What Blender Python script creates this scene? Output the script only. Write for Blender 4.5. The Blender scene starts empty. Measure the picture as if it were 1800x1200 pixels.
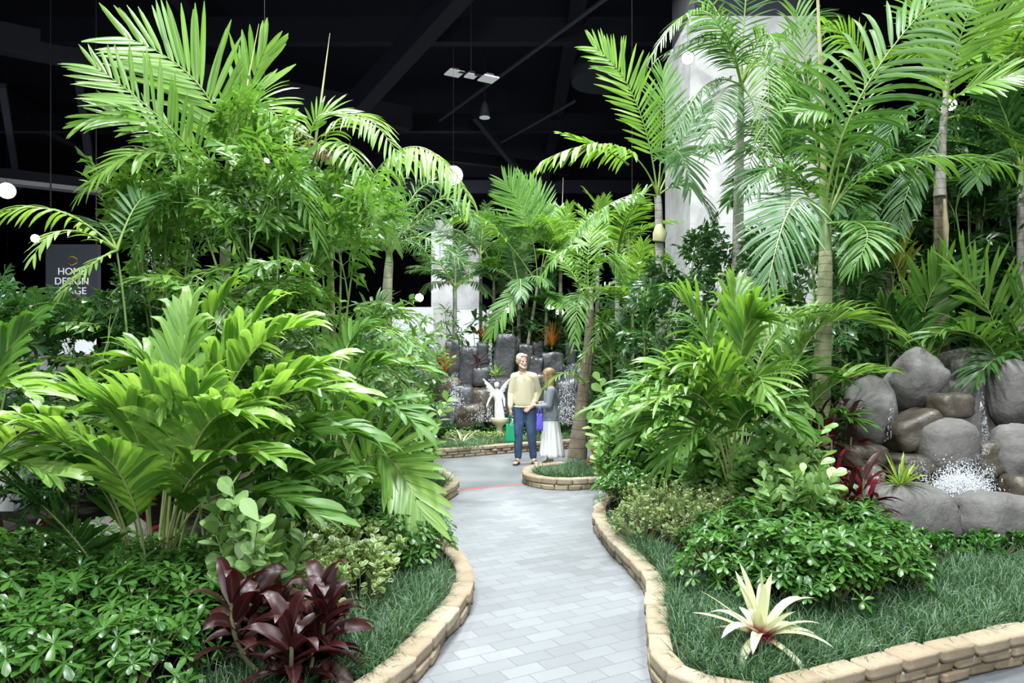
import bpy, bmesh, math, random
import numpy as np
from mathutils import Vector, Matrix, Euler, noise

# ---------------------------------------------------------------- camera, world, lights, exposure
SC = bpy.context.scene
COL = SC.collection
F, CX, HY, CH = 1250.0, 900.0, 628.0, 1.77      # focal length (px), optical centre x, horizon row, eye height
cam_d = bpy.data.cameras.new('camera')
cam = bpy.data.objects.new('camera', cam_d)
COL.objects.link(cam)
cam.location = (0, 0, CH)
cam.rotation_euler = (math.radians(90), 0, 0)
cam_d.sensor_width = 36
cam_d.lens = F * 36 / 1800
cam_d.shift_y = (HY - 600) / 1800
cam_d.clip_start, cam_d.clip_end = 0.05, 300
SC.camera = cam

vs = SC.view_settings
vs.view_transform = 'Standard'
vs.look = 'None'
vs.gamma = 1.0
vs.use_curve_mapping = False
vs.exposure = -0.95

world = bpy.data.worlds.new('hall_ambient')
SC.world = world
world.use_nodes = True
bg = world.node_tree.nodes['Background']
bg.inputs[0].default_value = (0.60, 0.72, 0.80, 1)
bg.inputs[1].default_value = 0.16

def area(name, loc, target, size, power, col=(0.92, 0.97, 1.0), spread=140):
    l = bpy.data.lights.new(name, 'AREA')
    l.shape = 'DISK'
    l.size = size
    l.energy = power
    l.color = col
    l.spread = math.radians(spread)
    o = bpy.data.objects.new(name, l)
    COL.objects.link(o)
    o.location = loc
    o.rotation_euler = (Vector(target) - Vector(loc)).to_track_quat('-Z', 'Y').to_euler()
    return o

# the hall's high-bay lamps over the garden, with added lights for column and fill
area('hall_and_fill_light', (-2.5, 1.0, 12.6), (-3.0, 6.0, 1.0), 0.9, 1900)
area('hall_and_fill_light', (3.5, 0.0, 12.6), (2.5, 6.0, 0.5), 0.9, 1350)
area('hall_and_fill_light', (0.3, 7.0, 12.8), (0.3, 8.2, 0.0), 0.9, 1500)
area('hall_and_fill_light', (-6.0, 10.0, 12.6), (-3.5, 8.5, 2.0), 0.9, 1600)
area('hall_and_fill_light', (6.5, 8.5, 12.6), (4.2, 8.0, 2.0), 0.9, 1200)
area('hall_and_fill_light', (-1.0, 12.5, 12.6), (0.5, 13.5, 0.5), 0.9, 2100)
area('hall_and_fill_light', (1.5, 19.5, 12.9), (1.0, 15.0, 2.0), 1.2, 1700)
area('hall_and_fill_light', (4.0, 8.5, 12.7), (5.5, 16.0, 4.5), 1.0, 380, spread=70)  # added, a narrow beam to brighten the white column
area('hall_and_fill_light', (-6.0, 34.0, 9.5), (-4.0, 41.0, 4.0), 1.5, 1900)
area('hall_and_fill_light', (-2.0, -6.0, 6.5), (-1.0, 8.0, 1.5), 3.0, 700)  # unseen fill light, added behind the camera to brighten the foliage fronts
area('hall_and_fill_light', (5.0, -5.0, 6.5), (3.0, 8.0, 2.0), 3.0, 520)  # second added fill light behind the camera, for the right side

# ---------------------------------------------------------------- helpers
R = random.Random(7)
NR = np.random.default_rng(11)
DEG = math.pi / 180

def at(px, py, d):
    """The point seen at that spot of the photo, d metres in front of the eye."""
    return Vector(((px - CX) / F * d, d, CH - (py - HY) / F * d))

def on(px, py, z=0.0):
    """The point of the level plane z under that spot of the photo."""
    d = F * (CH - z) / (py - HY)
    return Vector(((px - CX) / F * d, d, z))

def norm(a):
    return a / np.maximum(np.linalg.norm(a, axis=-1, keepdims=True), 1e-9)

class Geo:
    """Collects numpy geometry, then links it as ONE mesh."""
    def __init__(self):
        self.V, self.Q, self.M, self.UV, self.n = [], [], [], [], 0

    def add(self, v, q, uv, mat=0):
        v = np.asarray(v, float).reshape(-1, 3)
        q = np.asarray(q, int).reshape(-1, 4)
        self.V.append(v); self.Q.append(q + self.n); self.UV.append(np.asarray(uv, float).reshape(-1, 2))
        self.M.append(np.full(len(q), mat)); self.n += len(v)

    def blades(self, base, d, side, L, W, prof, droop=0.0, fold=0.15, tip=None, mat=0, power=1.0, twist=0.0):
        """N leaf blades: base (N,3), direction, width direction, length, width, width profile along the blade."""
        base = np.asarray(base, float); N = len(base)
        if not N: return
        d = norm(np.asarray(d, float)); side = np.asarray(side, float)
        L = np.broadcast_to(np.asarray(L, float), (N,)); W = np.broadcast_to(np.asarray(W, float), (N,))
        droop = np.broadcast_to(np.asarray(droop, float), (N,))
        prof = np.asarray(prof, float); S = len(prof) - 1
        P = np.zeros((N, S + 1, 3)); D = np.zeros((N, S + 1, 3)); P[:, 0] = base
        dn = np.array([0, 0, -1.0])
        for k in range(S + 1):
            D[:, k] = norm(d + (droop * (k / S) ** power)[:, None] * dn)
            if k < S: P[:, k + 1] = P[:, k] + D[:, k] * (L / S)[:, None]
        s = side[:, None, :] - (side[:, None, :] * D).sum(-1, keepdims=True) * D
        s = norm(s); nn = np.cross(s, D)
        if np.any(twist):
            tw = (np.broadcast_to(np.asarray(twist, float), (N,))[:, None] * np.linspace(0, 1, S + 1)[None])[..., None]
            s, nn = s * np.cos(tw) + nn * np.sin(tw), nn * np.cos(tw) - s * np.sin(tw)
        c = np.array([-1.0, 0, 1.0])
        w = (W[:, None] * prof[None] / 2)[..., None, None]
        V = P[:, :, None] + s[:, :, None] * c[None, None, :, None] * w + nn[:, :, None] * (np.abs(c)[None, None, :, None] * fold) * w
        t = np.linspace(0, 1, S + 1)
        if tip is not None:
            tip = np.asarray(tip, float).reshape(-1, 3); tip = np.broadcast_to(tip, (N, 3))
            V = V + D[:, :, None] * (tip[:, None, :, None] * L[:, None, None, None]) * (t ** 2)[None, :, None, None]
        uv = np.stack(np.broadcast_arrays(((c + 1) / 2)[None, None, :], t[None, :, None], ), -1)
        uv = np.broadcast_to(uv, (N, S + 1, 3, 2))
        idx = np.arange(N * (S + 1) * 3).reshape(N, S + 1, 3)
        q = np.stack([idx[:, :-1, :-1], idx[:, :-1, 1:], idx[:, 1:, 1:], idx[:, 1:, :-1]], -1)
        self.add(V, q, uv, mat)

    def tube(self, pts, r, sides=6, mat=0, cap=True):
        P = np.asarray([tuple(p) for p in pts], float); n = len(P)
        r = np.broadcast_to(np.asarray(r, float), (n,)) if np.ndim(r) == 0 or len(r) == n else np.interp(np.linspace(0, 1, n), np.linspace(0, 1, len(r)), r)
        T = norm(np.gradient(P, axis=0))
        ref = np.array([1.0, 0.2, 0]) if abs(T[:, 2]).mean() > 0.7 else np.array([0, 0, 1.0])
        a = norm(np.cross(T, ref)); b = np.cross(T, a)
        th = np.linspace(0, 2 * np.pi, sides, endpoint=False)
        V = P[:, None] + r[:, None, None] * (np.cos(th)[None, :, None] * a[:, None] + np.sin(th)[None, :, None] * b[:, None])
        ln = np.concatenate([[0], np.cumsum(np.linalg.norm(np.diff(P, axis=0), axis=1))])
        uv = np.stack(np.broadcast_arrays((th / (2 * np.pi))[None], ln[:, None]), -1)
        idx = np.arange(n * sides).reshape(n, sides); nx = np.roll(idx, -1, 1)
        q = np.stack([idx[:-1], nx[:-1], nx[1:], idx[1:]], -1)
        self.add(V, q, uv, mat)
        if cap:
            for k, fl in ((0, 1), (n - 1, 0)):
                ring = V[k]; c = ring.mean(0)
                vv = np.concatenate([ring, [c]]); m = sides
                i = np.arange(m); j = (i + 1) % m
                qq = np.stack([i, j, np.full(m, m), np.full(m, m)], -1)
                self.tri = getattr(self, 'tri', False) or True
                self.add(vv, qq if not fl else qq[:, ::-1], np.zeros((m + 1, 2)), mat)

    def mesh(self, name, mats):
        V = np.concatenate(self.V); Q = np.concatenate(self.Q); M = np.concatenate(self.M); UV = np.concatenate(self.UV)
        me = bpy.data.meshes.new(name)
        tri = (Q[:, 2] == Q[:, 3]) | (Q[:, 0] == Q[:, 1])
        Qq, Qt = Q[~tri], Q[tri]
        if len(Qt):
            Qt = np.where((Qt[:, 0] == Qt[:, 1])[:, None], Qt[:, 1:], Qt[:, :3])
        loops = np.concatenate([Qq.ravel(), Qt.ravel()]) if len(Qt) else Qq.ravel()
        tot = np.concatenate([np.full(len(Qq), 4), np.full(len(Qt), 3)]).astype(np.int32)
        start = np.concatenate([[0], np.cumsum(tot)[:-1]]).astype(np.int32)
        me.vertices.add(len(V)); me.vertices.foreach_set('co', V.ravel().astype(np.float32))
        me.loops.add(len(loops)); me.loops.foreach_set('vertex_index', loops.astype(np.int32))
        me.polygons.add(len(tot)); me.polygons.foreach_set('loop_start', start); me.polygons.foreach_set('loop_total', tot)
        me.polygons.foreach_set('material_index', np.concatenate([M[~tri], M[tri]]).astype(np.int32))
        me.polygons.foreach_set('use_smooth', np.ones(len(tot), bool))
        ul = me.uv_layers.new(name='leaf')
        ul.data.foreach_set('uv', UV[loops].ravel().astype(np.float32))
        for m in (mats if isinstance(mats, (list, tuple)) else [mats]): me.materials.append(m)
        me.update(calc_edges=True); me.validate()
        return me

    def obj(self, name, mats, parent=None, loc=None):
        return link(name, self.mesh(name, mats), parent, loc)

def link(name, me, parent=None, loc=None, rot=None, scale=None):
    o = bpy.data.objects.new(name, me)
    COL.objects.link(o)
    if parent is not None: o.parent = parent
    if loc is not None: o.location = loc
    if rot is not None: o.rotation_euler = rot
    if scale is not None: o.scale = (scale,) * 3 if isinstance(scale, (int, float)) else scale
    return o

def tag(o, label=None, cat=None, group=None, kind=None):
    if label: o['label'] = label
    if cat: o['category'] = cat
    if group: o['group'] = group
    if kind: o['kind'] = kind
    return o

def thing(name, label, cat, loc=(0, 0, 0), rz=0.0, group=None, scale=1.0):
    o = bpy.data.objects.new(name, None)
    o.empty_display_size = 0.1
    COL.objects.link(o)
    o.location = loc; o.rotation_euler = (0, 0, rz); o.scale = (scale,) * 3
    return tag(o, label, cat, group)

def kids(o):
    return [c for c in o.children]

def copy_thing(o, loc, rz, label, group=None, scale=1.0):
    r = o.copy(); COL.objects.link(r)
    r.location = loc; r.rotation_euler = (0, 0, rz); r.scale = (scale,) * 3
    tag(r, label, None, group)
    for ch in kids(o):
        c = ch.copy(); COL.objects.link(c); c.parent = r
        for g in kids(ch):
            d = g.copy(); COL.objects.link(d); d.parent = c
    return r

def bm_obj(name, bm, mat, parent=None, loc=None, smooth=False, rot=None):
    me = bpy.data.meshes.new(name)
    bmesh.ops.recalc_face_normals(bm, faces=bm.faces)
    bm.to_mesh(me); bm.free()
    for p in me.polygons: p.use_smooth = smooth
    for m in (mat if isinstance(mat, (list, tuple)) else [mat]): me.materials.append(m)
    return link(name, me, parent, loc, rot)

def add_box(bm, c, s, rot=None):
    g = bmesh.ops.create_cube(bm, size=1.0)
    M = Matrix.Translation(c) @ (rot.to_matrix().to_4x4() if rot else Matrix()) @ Matrix.Diagonal((s[0], s[1], s[2], 1))
    bmesh.ops.transform(bm, matrix=M, verts=g['verts'])
    return g['verts']

def bez(pts, n):
    """A smooth curve: through the middle point of three, or through all of four and more."""
    pts = [np.array(tuple(p), float) for p in pts]
    t = np.linspace(0, 1, n)[:, None]
    if len(pts) == 2: return pts[0] * (1 - t) + pts[1] * t
    if len(pts) == 3:
        c = 2 * pts[1] - 0.5 * (pts[0] + pts[2])
        return (1 - t) ** 2 * pts[0] + 2 * t * (1 - t) * c + t * t * pts[2]
    P = [2 * pts[0] - pts[1]] + pts + [2 * pts[-1] - pts[-2]]
    out = []
    m = len(pts) - 1
    for u in np.linspace(0, m, n):
        i = min(int(u), m - 1); f = u - i
        p0, p1, p2, p3 = P[i:i + 4]
        out.append(0.5 * (2 * p1 + (p2 - p0) * f + (2 * p0 - 5 * p1 + 4 * p2 - p3) * f * f + (3 * p1 - p0 - 3 * p2 + p3) * f ** 3))
    return np.array(out)

# ---------------------------------------------------------------- materials
def mat_new(name):
    m = bpy.data.materials.new(name); m.use_nodes = True
    nt = m.node_tree; nt.nodes.clear()
    out = nt.nodes.new('ShaderNodeOutputMaterial')
    p = nt.nodes.new('ShaderNodeBsdfPrincipled')
    nt.links.new(p.outputs[0], out.inputs[0])
    return m, nt, p, out

def N(nt, kind, **kw):
    n = nt.nodes.new('ShaderNode' + kind)
    for k, v in kw.items(): setattr(n, k, v)
    return n

def mixc(nt, fac, a, b, mode='MIX'):
    n = N(nt, 'Mix', data_type='RGBA', blend_type=mode)
    for sock, v in ((n.inputs[0], fac), (n.inputs[6], a), (n.inputs[7], b)):
        if isinstance(v, bpy.types.NodeSocket): nt.links.new(v, sock)
        elif isinstance(v, (int, float)): sock.default_value = v
        else: sock.default_value = (*v, 1)
    return n.outputs[2]

def ramp(nt, fac, stops):
    n = N(nt, 'ValToRGB'); e = n.color_ramp.elements
    while len(e) < len(stops): e.new(0.5)
    for k, (p, c) in enumerate(stops):
        e[k].position = p; e[k].color = (*c, 1) if len(c) == 3 else c
    nt.links.new(fac, n.inputs[0])
    return n.outputs[0]

def noise_tex(nt, scale, detail=4, rough=0.55, coord='Object', dist=0.0):
    tc = N(nt, 'TexCoord'); n = N(nt, 'TexNoise')
    n.inputs['Scale'].default_value = scale; n.inputs['Detail'].default_value = detail
    n.inputs['Roughness'].default_value = rough; n.inputs['Distortion'].default_value = dist
    nt.links.new(tc.outputs[coord], n.inputs['Vector'])
    return n.outputs[0]

def bump(nt, p, h, strength=0.3, dist=0.02):
    b = N(nt, 'Bump'); b.inputs['Strength'].default_value = strength; b.inputs['Distance'].default_value = dist
    nt.links.new(h, b.inputs['Height']); nt.links.new(b.outputs[0], p.inputs['Normal'])

def math_n(nt, op, a, b=None):
    n = N(nt, 'Math', operation=op)
    for k, v in enumerate((a, b)):
        if v is None: continue
        if isinstance(v, bpy.types.NodeSocket): nt.links.new(v, n.inputs[k])
        else: n.inputs[k].default_value = v
    return n.outputs[0]

def plain(name, col, rough=0.6, metal=0.0, nscale=0, namt=0.15, bumpv=0.0, spec=0.5):
    m, nt, p, out = mat_new(name)
    p.inputs['Roughness'].default_value = rough; p.inputs['Metallic'].default_value = metal
    p.inputs['Specular IOR Level'].default_value = spec
    if nscale:
        f = noise_tex(nt, nscale)
        c = ramp(nt, f, [(0.25, tuple(x * (1 - namt) for x in col)), (0.75, tuple(min(1, x * (1 + namt)) for x in col))])
        nt.links.new(c, p.inputs['Base Color'])
        if bumpv: bump(nt, p, f, bumpv)
    else:
        p.inputs['Base Color'].default_value = (*col, 1)
    return m

def leaf_mat(name, dark, light, trans=0.28, rough=0.34, rib=0.35, tcol=None, edge=None, base=None, spec=0.5):
    """Leaf blade: each blade its own shade between dark and light, a paler midrib, light shining through."""
    m, nt, p, out = mat_new(name)
    g = N(nt, 'NewGeometry'); oi = N(nt, 'ObjectInfo')
    r = math_n(nt, 'ADD', math_n(nt, 'MULTIPLY', g.outputs['Random Per Island'], 0.75), math_n(nt, 'MULTIPLY', oi.outputs['Random'], 0.25))
    c = mixc(nt, r, dark, light)
    tc = N(nt, 'TexCoord'); sx = N(nt, 'SeparateXYZ'); nt.links.new(tc.outputs['UV'], sx.inputs[0])
    u = math_n(nt, 'ABSOLUTE', math_n(nt, 'SUBTRACT', sx.outputs[0], 0.5))
    if rib:
        k = math_n(nt, 'MULTIPLY', math_n(nt, 'LESS_THAN', u, 0.07), rib)
        c = mixc(nt, k, c, tuple(min(1, 0.5 * x + 0.12) for x in (light[0] * 2, light[1] * 1.7, light[2] * 1.6)))
    if edge:
        ns = noise_tex(nt, 38, 2)
        k = math_n(nt, 'GREATER_THAN', math_n(nt, 'ADD', u, math_n(nt, 'MULTIPLY', math_n(nt, 'SUBTRACT', ns, 0.5), 0.5)), edge[1])
        c = mixc(nt, k, c, edge[0])
    if base:
        k = ramp(nt, sx.outputs[1], [(base[1] * 0.45, (1, 1, 1)), (base[1], (0, 0, 0))])
        c = mixc(nt, k, c, base[0])
    nt.links.new(c, p.inputs['Base Color'])
    p.inputs['Roughness'].default_value = rough
    p.inputs['Specular IOR Level'].default_value = spec
    t = N(nt, 'BsdfTranslucent'); hs = mixc(nt, 1.0, c, tcol or (1.0, 1.0, 0.45), 'MULTIPLY')
    hs2 = mixc(nt, 1.0, hs, (1.6, 1.6, 1.6), 'MULTIPLY')
    nt.links.new(hs2, t.inputs[0])
    mx = N(nt, 'MixShader'); mx.inputs[0].default_value = trans
    nt.links.new(p.outputs[0], mx.inputs[1]); nt.links.new(t.outputs[0], mx.inputs[2]); nt.links.new(mx.outputs[0], out.inputs[0])
    return m

M = {}
M['lime'] = leaf_mat('lime_palm_leaf', (0.12, 0.27, 0.045), (0.35, 0.54, 0.15), trans=0.33)
M['palm'] = leaf_mat('palm_leaf', (0.045, 0.14, 0.022), (0.14, 0.30, 0.05), rough=0.4, spec=0.4)
M['palm_bright'] = leaf_mat('bright_palm_leaf', (0.08, 0.21, 0.026), (0.23, 0.40, 0.075), trans=0.30)
M['palm_dark'] = leaf_mat('dark_palm_leaf', (0.022, 0.085, 0.018), (0.075, 0.19, 0.04), rough=0.42, spec=0.35)
M['palm_blue'] = leaf_mat('bluish_palm_leaf', (0.05, 0.14, 0.045), (0.15, 0.30, 0.12))
M['fish'] = leaf_mat('fishtail_leaf', (0.055, 0.16, 0.025), (0.18, 0.34, 0.07), rib=0)
M['fish_dark'] = leaf_mat('dark_fishtail_leaf', (0.018, 0.075, 0.018), (0.07, 0.17, 0.05), rib=0, rough=0.28)
M['broad'] = leaf_mat('broad_leaf', (0.02, 0.08, 0.02), (0.08, 0.20, 0.05), rough=0.25)
M['broad_light'] = leaf_mat('light_broad_leaf', (0.07, 0.20, 0.05), (0.20, 0.38, 0.14), rough=0.3)
M['clusia_lt'] = leaf_mat('pale_paddle_leaf', (0.18, 0.34, 0.09), (0.38, 0.56, 0.24), trans=0.2, rough=0.4, rib=0.2)
M['clusia'] = leaf_mat('paddle_leaf', (0.09, 0.24, 0.05), (0.30, 0.50, 0.16), trans=0.22, rough=0.36, rib=0.25)
M['umbrella'] = leaf_mat('umbrella_leaf', (0.016, 0.08, 0.012), (0.10, 0.25, 0.04), rough=0.30)
M['umbrella_y'] = leaf_mat('yellowish_umbrella_leaf', (0.06, 0.20, 0.018), (0.20, 0.42, 0.05), rough=0.22)
M['cover'] = leaf_mat('ground_cover_leaf', (0.02, 0.10, 0.015), (0.07, 0.22, 0.035), rough=0.22)
M['varieg'] = leaf_mat('variegated_leaf', (0.10, 0.24, 0.06), (0.24, 0.38, 0.13), rib=0, rough=0.35, edge=((0.55, 0.60, 0.32), 0.27), trans=0.2)
M['mondo'] = leaf_mat('mondo_grass_blade', (0.010, 0.055, 0.018), (0.17, 0.30, 0.14), rib=0, rough=0.4, trans=0.15)
M['ti'] = leaf_mat('burgundy_leaf', (0.014, 0.004, 0.005), (0.062, 0.012, 0.012), rib=0.15, rough=0.38, tcol=(1.0, 0.3, 0.3), trans=0.15)
M['ti_red'] = leaf_mat('crimson_leaf', (0.05, 0.006, 0.012), (0.22, 0.015, 0.035), rib=0, rough=0.3, tcol=(1.0, 0.3, 0.3), trans=0.2)
M['brom'] = leaf_mat('cream_strap_leaf', (0.46, 0.50, 0.28), (0.72, 0.70, 0.50), rib=0, rough=0.35, trans=0.2, tcol=(1, 1, 0.8), base=((0.42, 0.03, 0.10), 0.24))
M['brom_y'] = leaf_mat('yellow_strap_leaf', (0.30, 0.42, 0.06), (0.55, 0.62, 0.14), rib=0, rough=0.3, trans=0.2, edge=((0.10, 0.26, 0.035), 0.30))
M['brom_g'] = leaf_mat('green_strap_leaf', (0.10, 0.24, 0.04), (0.26, 0.42, 0.10), rib=0, rough=0.3)
M['croton'] = leaf_mat('orange_strap_leaf', (0.16, 0.06, 0.01), (0.50, 0.20, 0.03), rib=0, rough=0.35, tcol=(1, 0.8, 0.3))
M['copper'] = leaf_mat('copper_leaf', (0.09, 0.03, 0.012), (0.40, 0.17, 0.05), rib=0.3, rough=0.3, tcol=(1, 0.7, 0.4))
M['yellow_frond'] = leaf_mat('yellowing_palm_leaf', (0.16, 0.22, 0.02), (0.42, 0.40, 0.05), trans=0.3)
M['dead'] = leaf_mat('withered_leaf', (0.13, 0.10, 0.05), (0.30, 0.25, 0.15), rib=0, rough=0.8, trans=0.1, tcol=(1, 0.9, 0.7), spec=0.1)
M['rachis'] = plain('frond_midrib', (0.18, 0.28, 0.06), 0.4)
M['rachis_pale'] = plain('pale_midrib', (0.42, 0.46, 0.20), 0.4)
M['cane'] = plain('green_cane', (0.20, 0.31, 0.09), 0.4, nscale=6, namt=0.25)
M['twig'] = plain('woody_twig', (0.20, 0.20, 0.09), 0.7, nscale=15, namt=0.3)
M['spear'] = plain('unopened_spear_leaf', (0.46, 0.44, 0.24), 0.5, nscale=8, namt=0.15)

def trunk_mat(name, c1, c2, ring=9.0):
    m, nt, p, out = mat_new(name)
    tc = N(nt, 'TexCoord'); sx = N(nt, 'SeparateXYZ'); nt.links.new(tc.outputs['UV'], sx.inputs[0])
    ns = noise_tex(nt, 7, 5)
    v = math_n(nt, 'ADD', math_n(nt, 'MULTIPLY', sx.outputs[1], ring), math_n(nt, 'MULTIPLY', ns, 0.5))
    fr = math_n(nt, 'FRACT', v)
    c = mixc(nt, ramp(nt, ns, [(0.3, (0, 0, 0)), (0.7, (1, 1, 1))]), c1, c2)
    k = ramp(nt, fr, [(0.0, (1, 1, 1)), (0.10, (0, 0, 0)), (0.92, (0, 0, 0)), (1.0, (1, 1, 1))])
    c = mixc(nt, math_n(nt, 'MULTIPLY', k, 0.55), c, tuple(x * 0.45 for x in c1))
    nt.links.new(c, p.inputs['Base Color']); p.inputs['Roughness'].default_value = 0.75
    bump(nt, p, math_n(nt, 'ADD', math_n(nt, 'MULTIPLY', k, -1.0), ns), 0.35, 0.01)
    return m
M['trunk'] = trunk_mat('ringed_grey_trunk', (0.24, 0.22, 0.18), (0.42, 0.41, 0.36))
M['trunk_brown'] = trunk_mat('ringed_brown_trunk', (0.13, 0.10, 0.07), (0.27, 0.22, 0.16), 7)
M['trunk_pale'] = trunk_mat('ringed_pale_trunk', (0.38, 0.36, 0.25), (0.52, 0.51, 0.38), 6)
M['trunk_green'] = trunk_mat('ringed_olive_trunk', (0.22, 0.24, 0.11), (0.42, 0.42, 0.26), 12)
M['crownshaft'] = plain('green_crownshaft', (0.22, 0.32, 0.12), 0.35, nscale=5, namt=0.2)
M['husk'] = plain('papery_husk', (0.40, 0.33, 0.20), 0.8, nscale=12, namt=0.3)

def rock_mat(name, c1, c2, wet=0.0, rough=0.75, scale=3.0, crack=0.6):
    m, nt, p, out = mat_new(name)
    a = noise_tex(nt, scale, 8, 0.62); b = noise_tex(nt, scale * 9, 4, 0.6)
    tc = N(nt, 'TexCoord'); vo = N(nt, 'TexVoronoi', feature='DISTANCE_TO_EDGE'); vo.inputs['Scale'].default_value = scale * 0.62
    mp = N(nt, 'VectorMath', operation='ADD'); nz = N(nt, 'TexNoise'); nz.inputs['Scale'].default_value = scale * 1.3
    nt.links.new(tc.outputs['Object'], nz.inputs['Vector'])
    sc = N(nt, 'VectorMath', operation='SCALE'); sc.inputs['Scale'].default_value = 0.55
    nt.links.new(nz.outputs[1], sc.inputs[0]); nt.links.new(tc.outputs['Object'], mp.inputs[0]); nt.links.new(sc.outputs[0], mp.inputs[1])
    nt.links.new(mp.outputs[0], vo.inputs['Vector'])
    cr = ramp(nt, vo.outputs[0], [(0.0, (0, 0, 0)), (0.035, (1, 1, 1))])
    c = ramp(nt, a, [(0.28, c1), (0.72, c2)])
    c = mixc(nt, math_n(nt, 'MULTIPLY', b, 0.35), c, tuple(x * 0.55 for x in c1))
    c = mixc(nt, math_n(nt, 'MULTIPLY', math_n(nt, 'SUBTRACT', 1.0, cr), crack * 0.7), c, tuple(x * 0.35 for x in c1))
    nt.links.new(c, p.inputs['Base Color'])
    if wet:
        rr = ramp(nt, a, [(0.35, (0.08,) * 3), (0.7, (rough,) * 3)]); nt.links.new(rr, p.inputs['Roughness'])
    else: p.inputs['Roughness'].default_value = rough
    h = math_n(nt, 'ADD', math_n(nt, 'MULTIPLY', a, 1.2), math_n(nt, 'ADD', math_n(nt, 'MULTIPLY', b, 0.25), math_n(nt, 'MULTIPLY', cr, 0.28 * crack)))
    bump(nt, p, h, 0.55, 0.05)
    return m
M['rock'] = rock_mat('grey_boulder', (0.13, 0.122, 0.115), (0.27, 0.258, 0.245), crack=0.22)
M['rock_wet'] = rock_mat('wet_brown_rock', (0.055, 0.046, 0.034), (0.15, 0.128, 0.098), wet=1, rough=0.4, crack=0.18)
M['basalt'] = rock_mat('dark_basalt', (0.025, 0.025, 0.028), (0.085, 0.085, 0.092), wet=1, rough=0.6, scale=2.2, crack=0.25)
M['basalt_brown'] = rock_mat('wet_brown_basalt', (0.035, 0.03, 0.022), (0.13, 0.105, 0.07), wet=1, rough=0.4, crack=0.3)

def stone_mat():
    m, nt, p, out = mat_new('tan_edging_stone')
    oi = N(nt, 'ObjectInfo'); a = noise_tex(nt, 9, 6, 0.65); b = noise_tex(nt, 60, 3)
    c = ramp(nt, oi.outputs['Random'], [(0.0, (0.27, 0.20, 0.12)), (0.3, (0.42, 0.34, 0.23)), (0.6, (0.36, 0.26, 0.17)), (1.0, (0.47, 0.40, 0.29))])
    c = mixc(nt, ramp(nt, a, [(0.35, (0.55,) * 3), (0.62, (0, 0, 0))]), c, (0.26, 0.20, 0.12))
    c = mixc(nt, math_n(nt, 'MULTIPLY', b, 0.25), c, (0.50, 0.45, 0.36))
    nt.links.new(c, p.inputs['Base Color']); p.inputs['Roughness'].default_value = 0.9
    bump(nt, p, math_n(nt, 'ADD', a, math_n(nt, 'MULTIPLY', b, 0.4)), 0.5, 0.015)
    return m
M['stone'] = stone_mat()

def paver_mat():
    m, nt, p, out = mat_new('grey_pavers')
    tc = N(nt, 'TexCoord'); mp = N(nt, 'Mapping'); mp.inputs['Rotation'].default_value = (0, 0, -29 * DEG)
    nt.links.new(tc.outputs['Object'], mp.inputs[0])
    br = N(nt, 'TexBrick'); br.offset = 0.5
    nt.links.new(mp.outputs[0], br.inputs['Vector'])
    br.inputs['Scale'].default_value = 1.0; br.inputs['Brick Width'].default_value = 0.25; br.inputs['Row Height'].default_value = 0.122
    br.inputs['Mortar Size'].default_value = 0.0028; br.inputs['Mortar Smooth'].default_value = 0.3; br.inputs['Bias'].default_value = 0.0
    br.inputs['Color1'].default_value = (0.165, 0.174, 0.183, 1); br.inputs['Color2'].default_value = (0.228, 0.239, 0.25, 1)
    br.inputs['Mortar'].default_value = (0.07, 0.073, 0.077, 1)
    a = noise_tex(nt, 2.2, 5, 0.6); b = noise_tex(nt, 90, 3)
    c = mixc(nt, ramp(nt, a, [(0.35, (0.35,) * 3), (0.7, (0, 0, 0))]), br.outputs[0], (0.135, 0.143, 0.151))
    c = mixc(nt, math_n(nt, 'MULTIPLY', b, 0.22), c, (0.30, 0.31, 0.31))
    nt.links.new(c, p.inputs['Base Color']); p.inputs['Roughness'].default_value = 0.62
    h = math_n(nt, 'ADD', math_n(nt, 'MULTIPLY', br.outputs[1], -1.0), math_n(nt, 'MULTIPLY', b, 0.15))
    bump(nt, p, h, 0.35, 0.006)
    return m
M['paver'] = paver_mat()

def floor_mat():
    m, nt, p, out = mat_new('polished_concrete')
    a = noise_tex(nt, 0.9, 6, 0.6); b = noise_tex(nt, 25, 3)
    c = ramp(nt, a, [(0.3, (0.15, 0.162, 0.17)), (0.7, (0.25, 0.262, 0.268))])
    c = mixc(nt, math_n(nt, 'MULTIPLY', b, 0.15), c, (0.2, 0.21, 0.22))
    nt.links.new(c, p.inputs['Base Color']); p.inputs['Roughness'].default_value = 0.38
    return m
M['floor'] = floor_mat()
M['soil'] = plain('dark_mulch', (0.022, 0.016, 0.011), 0.95, nscale=22, namt=0.6, bumpv=0.9)
M['tape'] = plain('red_tape', (0.62, 0.10, 0.07), 0.5)
M['ceiling'] = plain('dark_hall_ceiling', (0.010, 0.009, 0.024), 0.9)
M['steel'] = plain('dark_steel', (0.014, 0.013, 0.028), 0.7)
M['steel_lt'] = plain('grey_girder', (0.055, 0.055, 0.08), 0.7)
M['strip'] = plain('white_trim_strip', (0.75, 0.75, 0.78), 0.5)
M['wall'] = plain('dark_hall_wall', (0.012, 0.012, 0.020), 0.9)
M['duct'] = plain('grey_duct', (0.085, 0.088, 0.11), 0.6)

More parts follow.
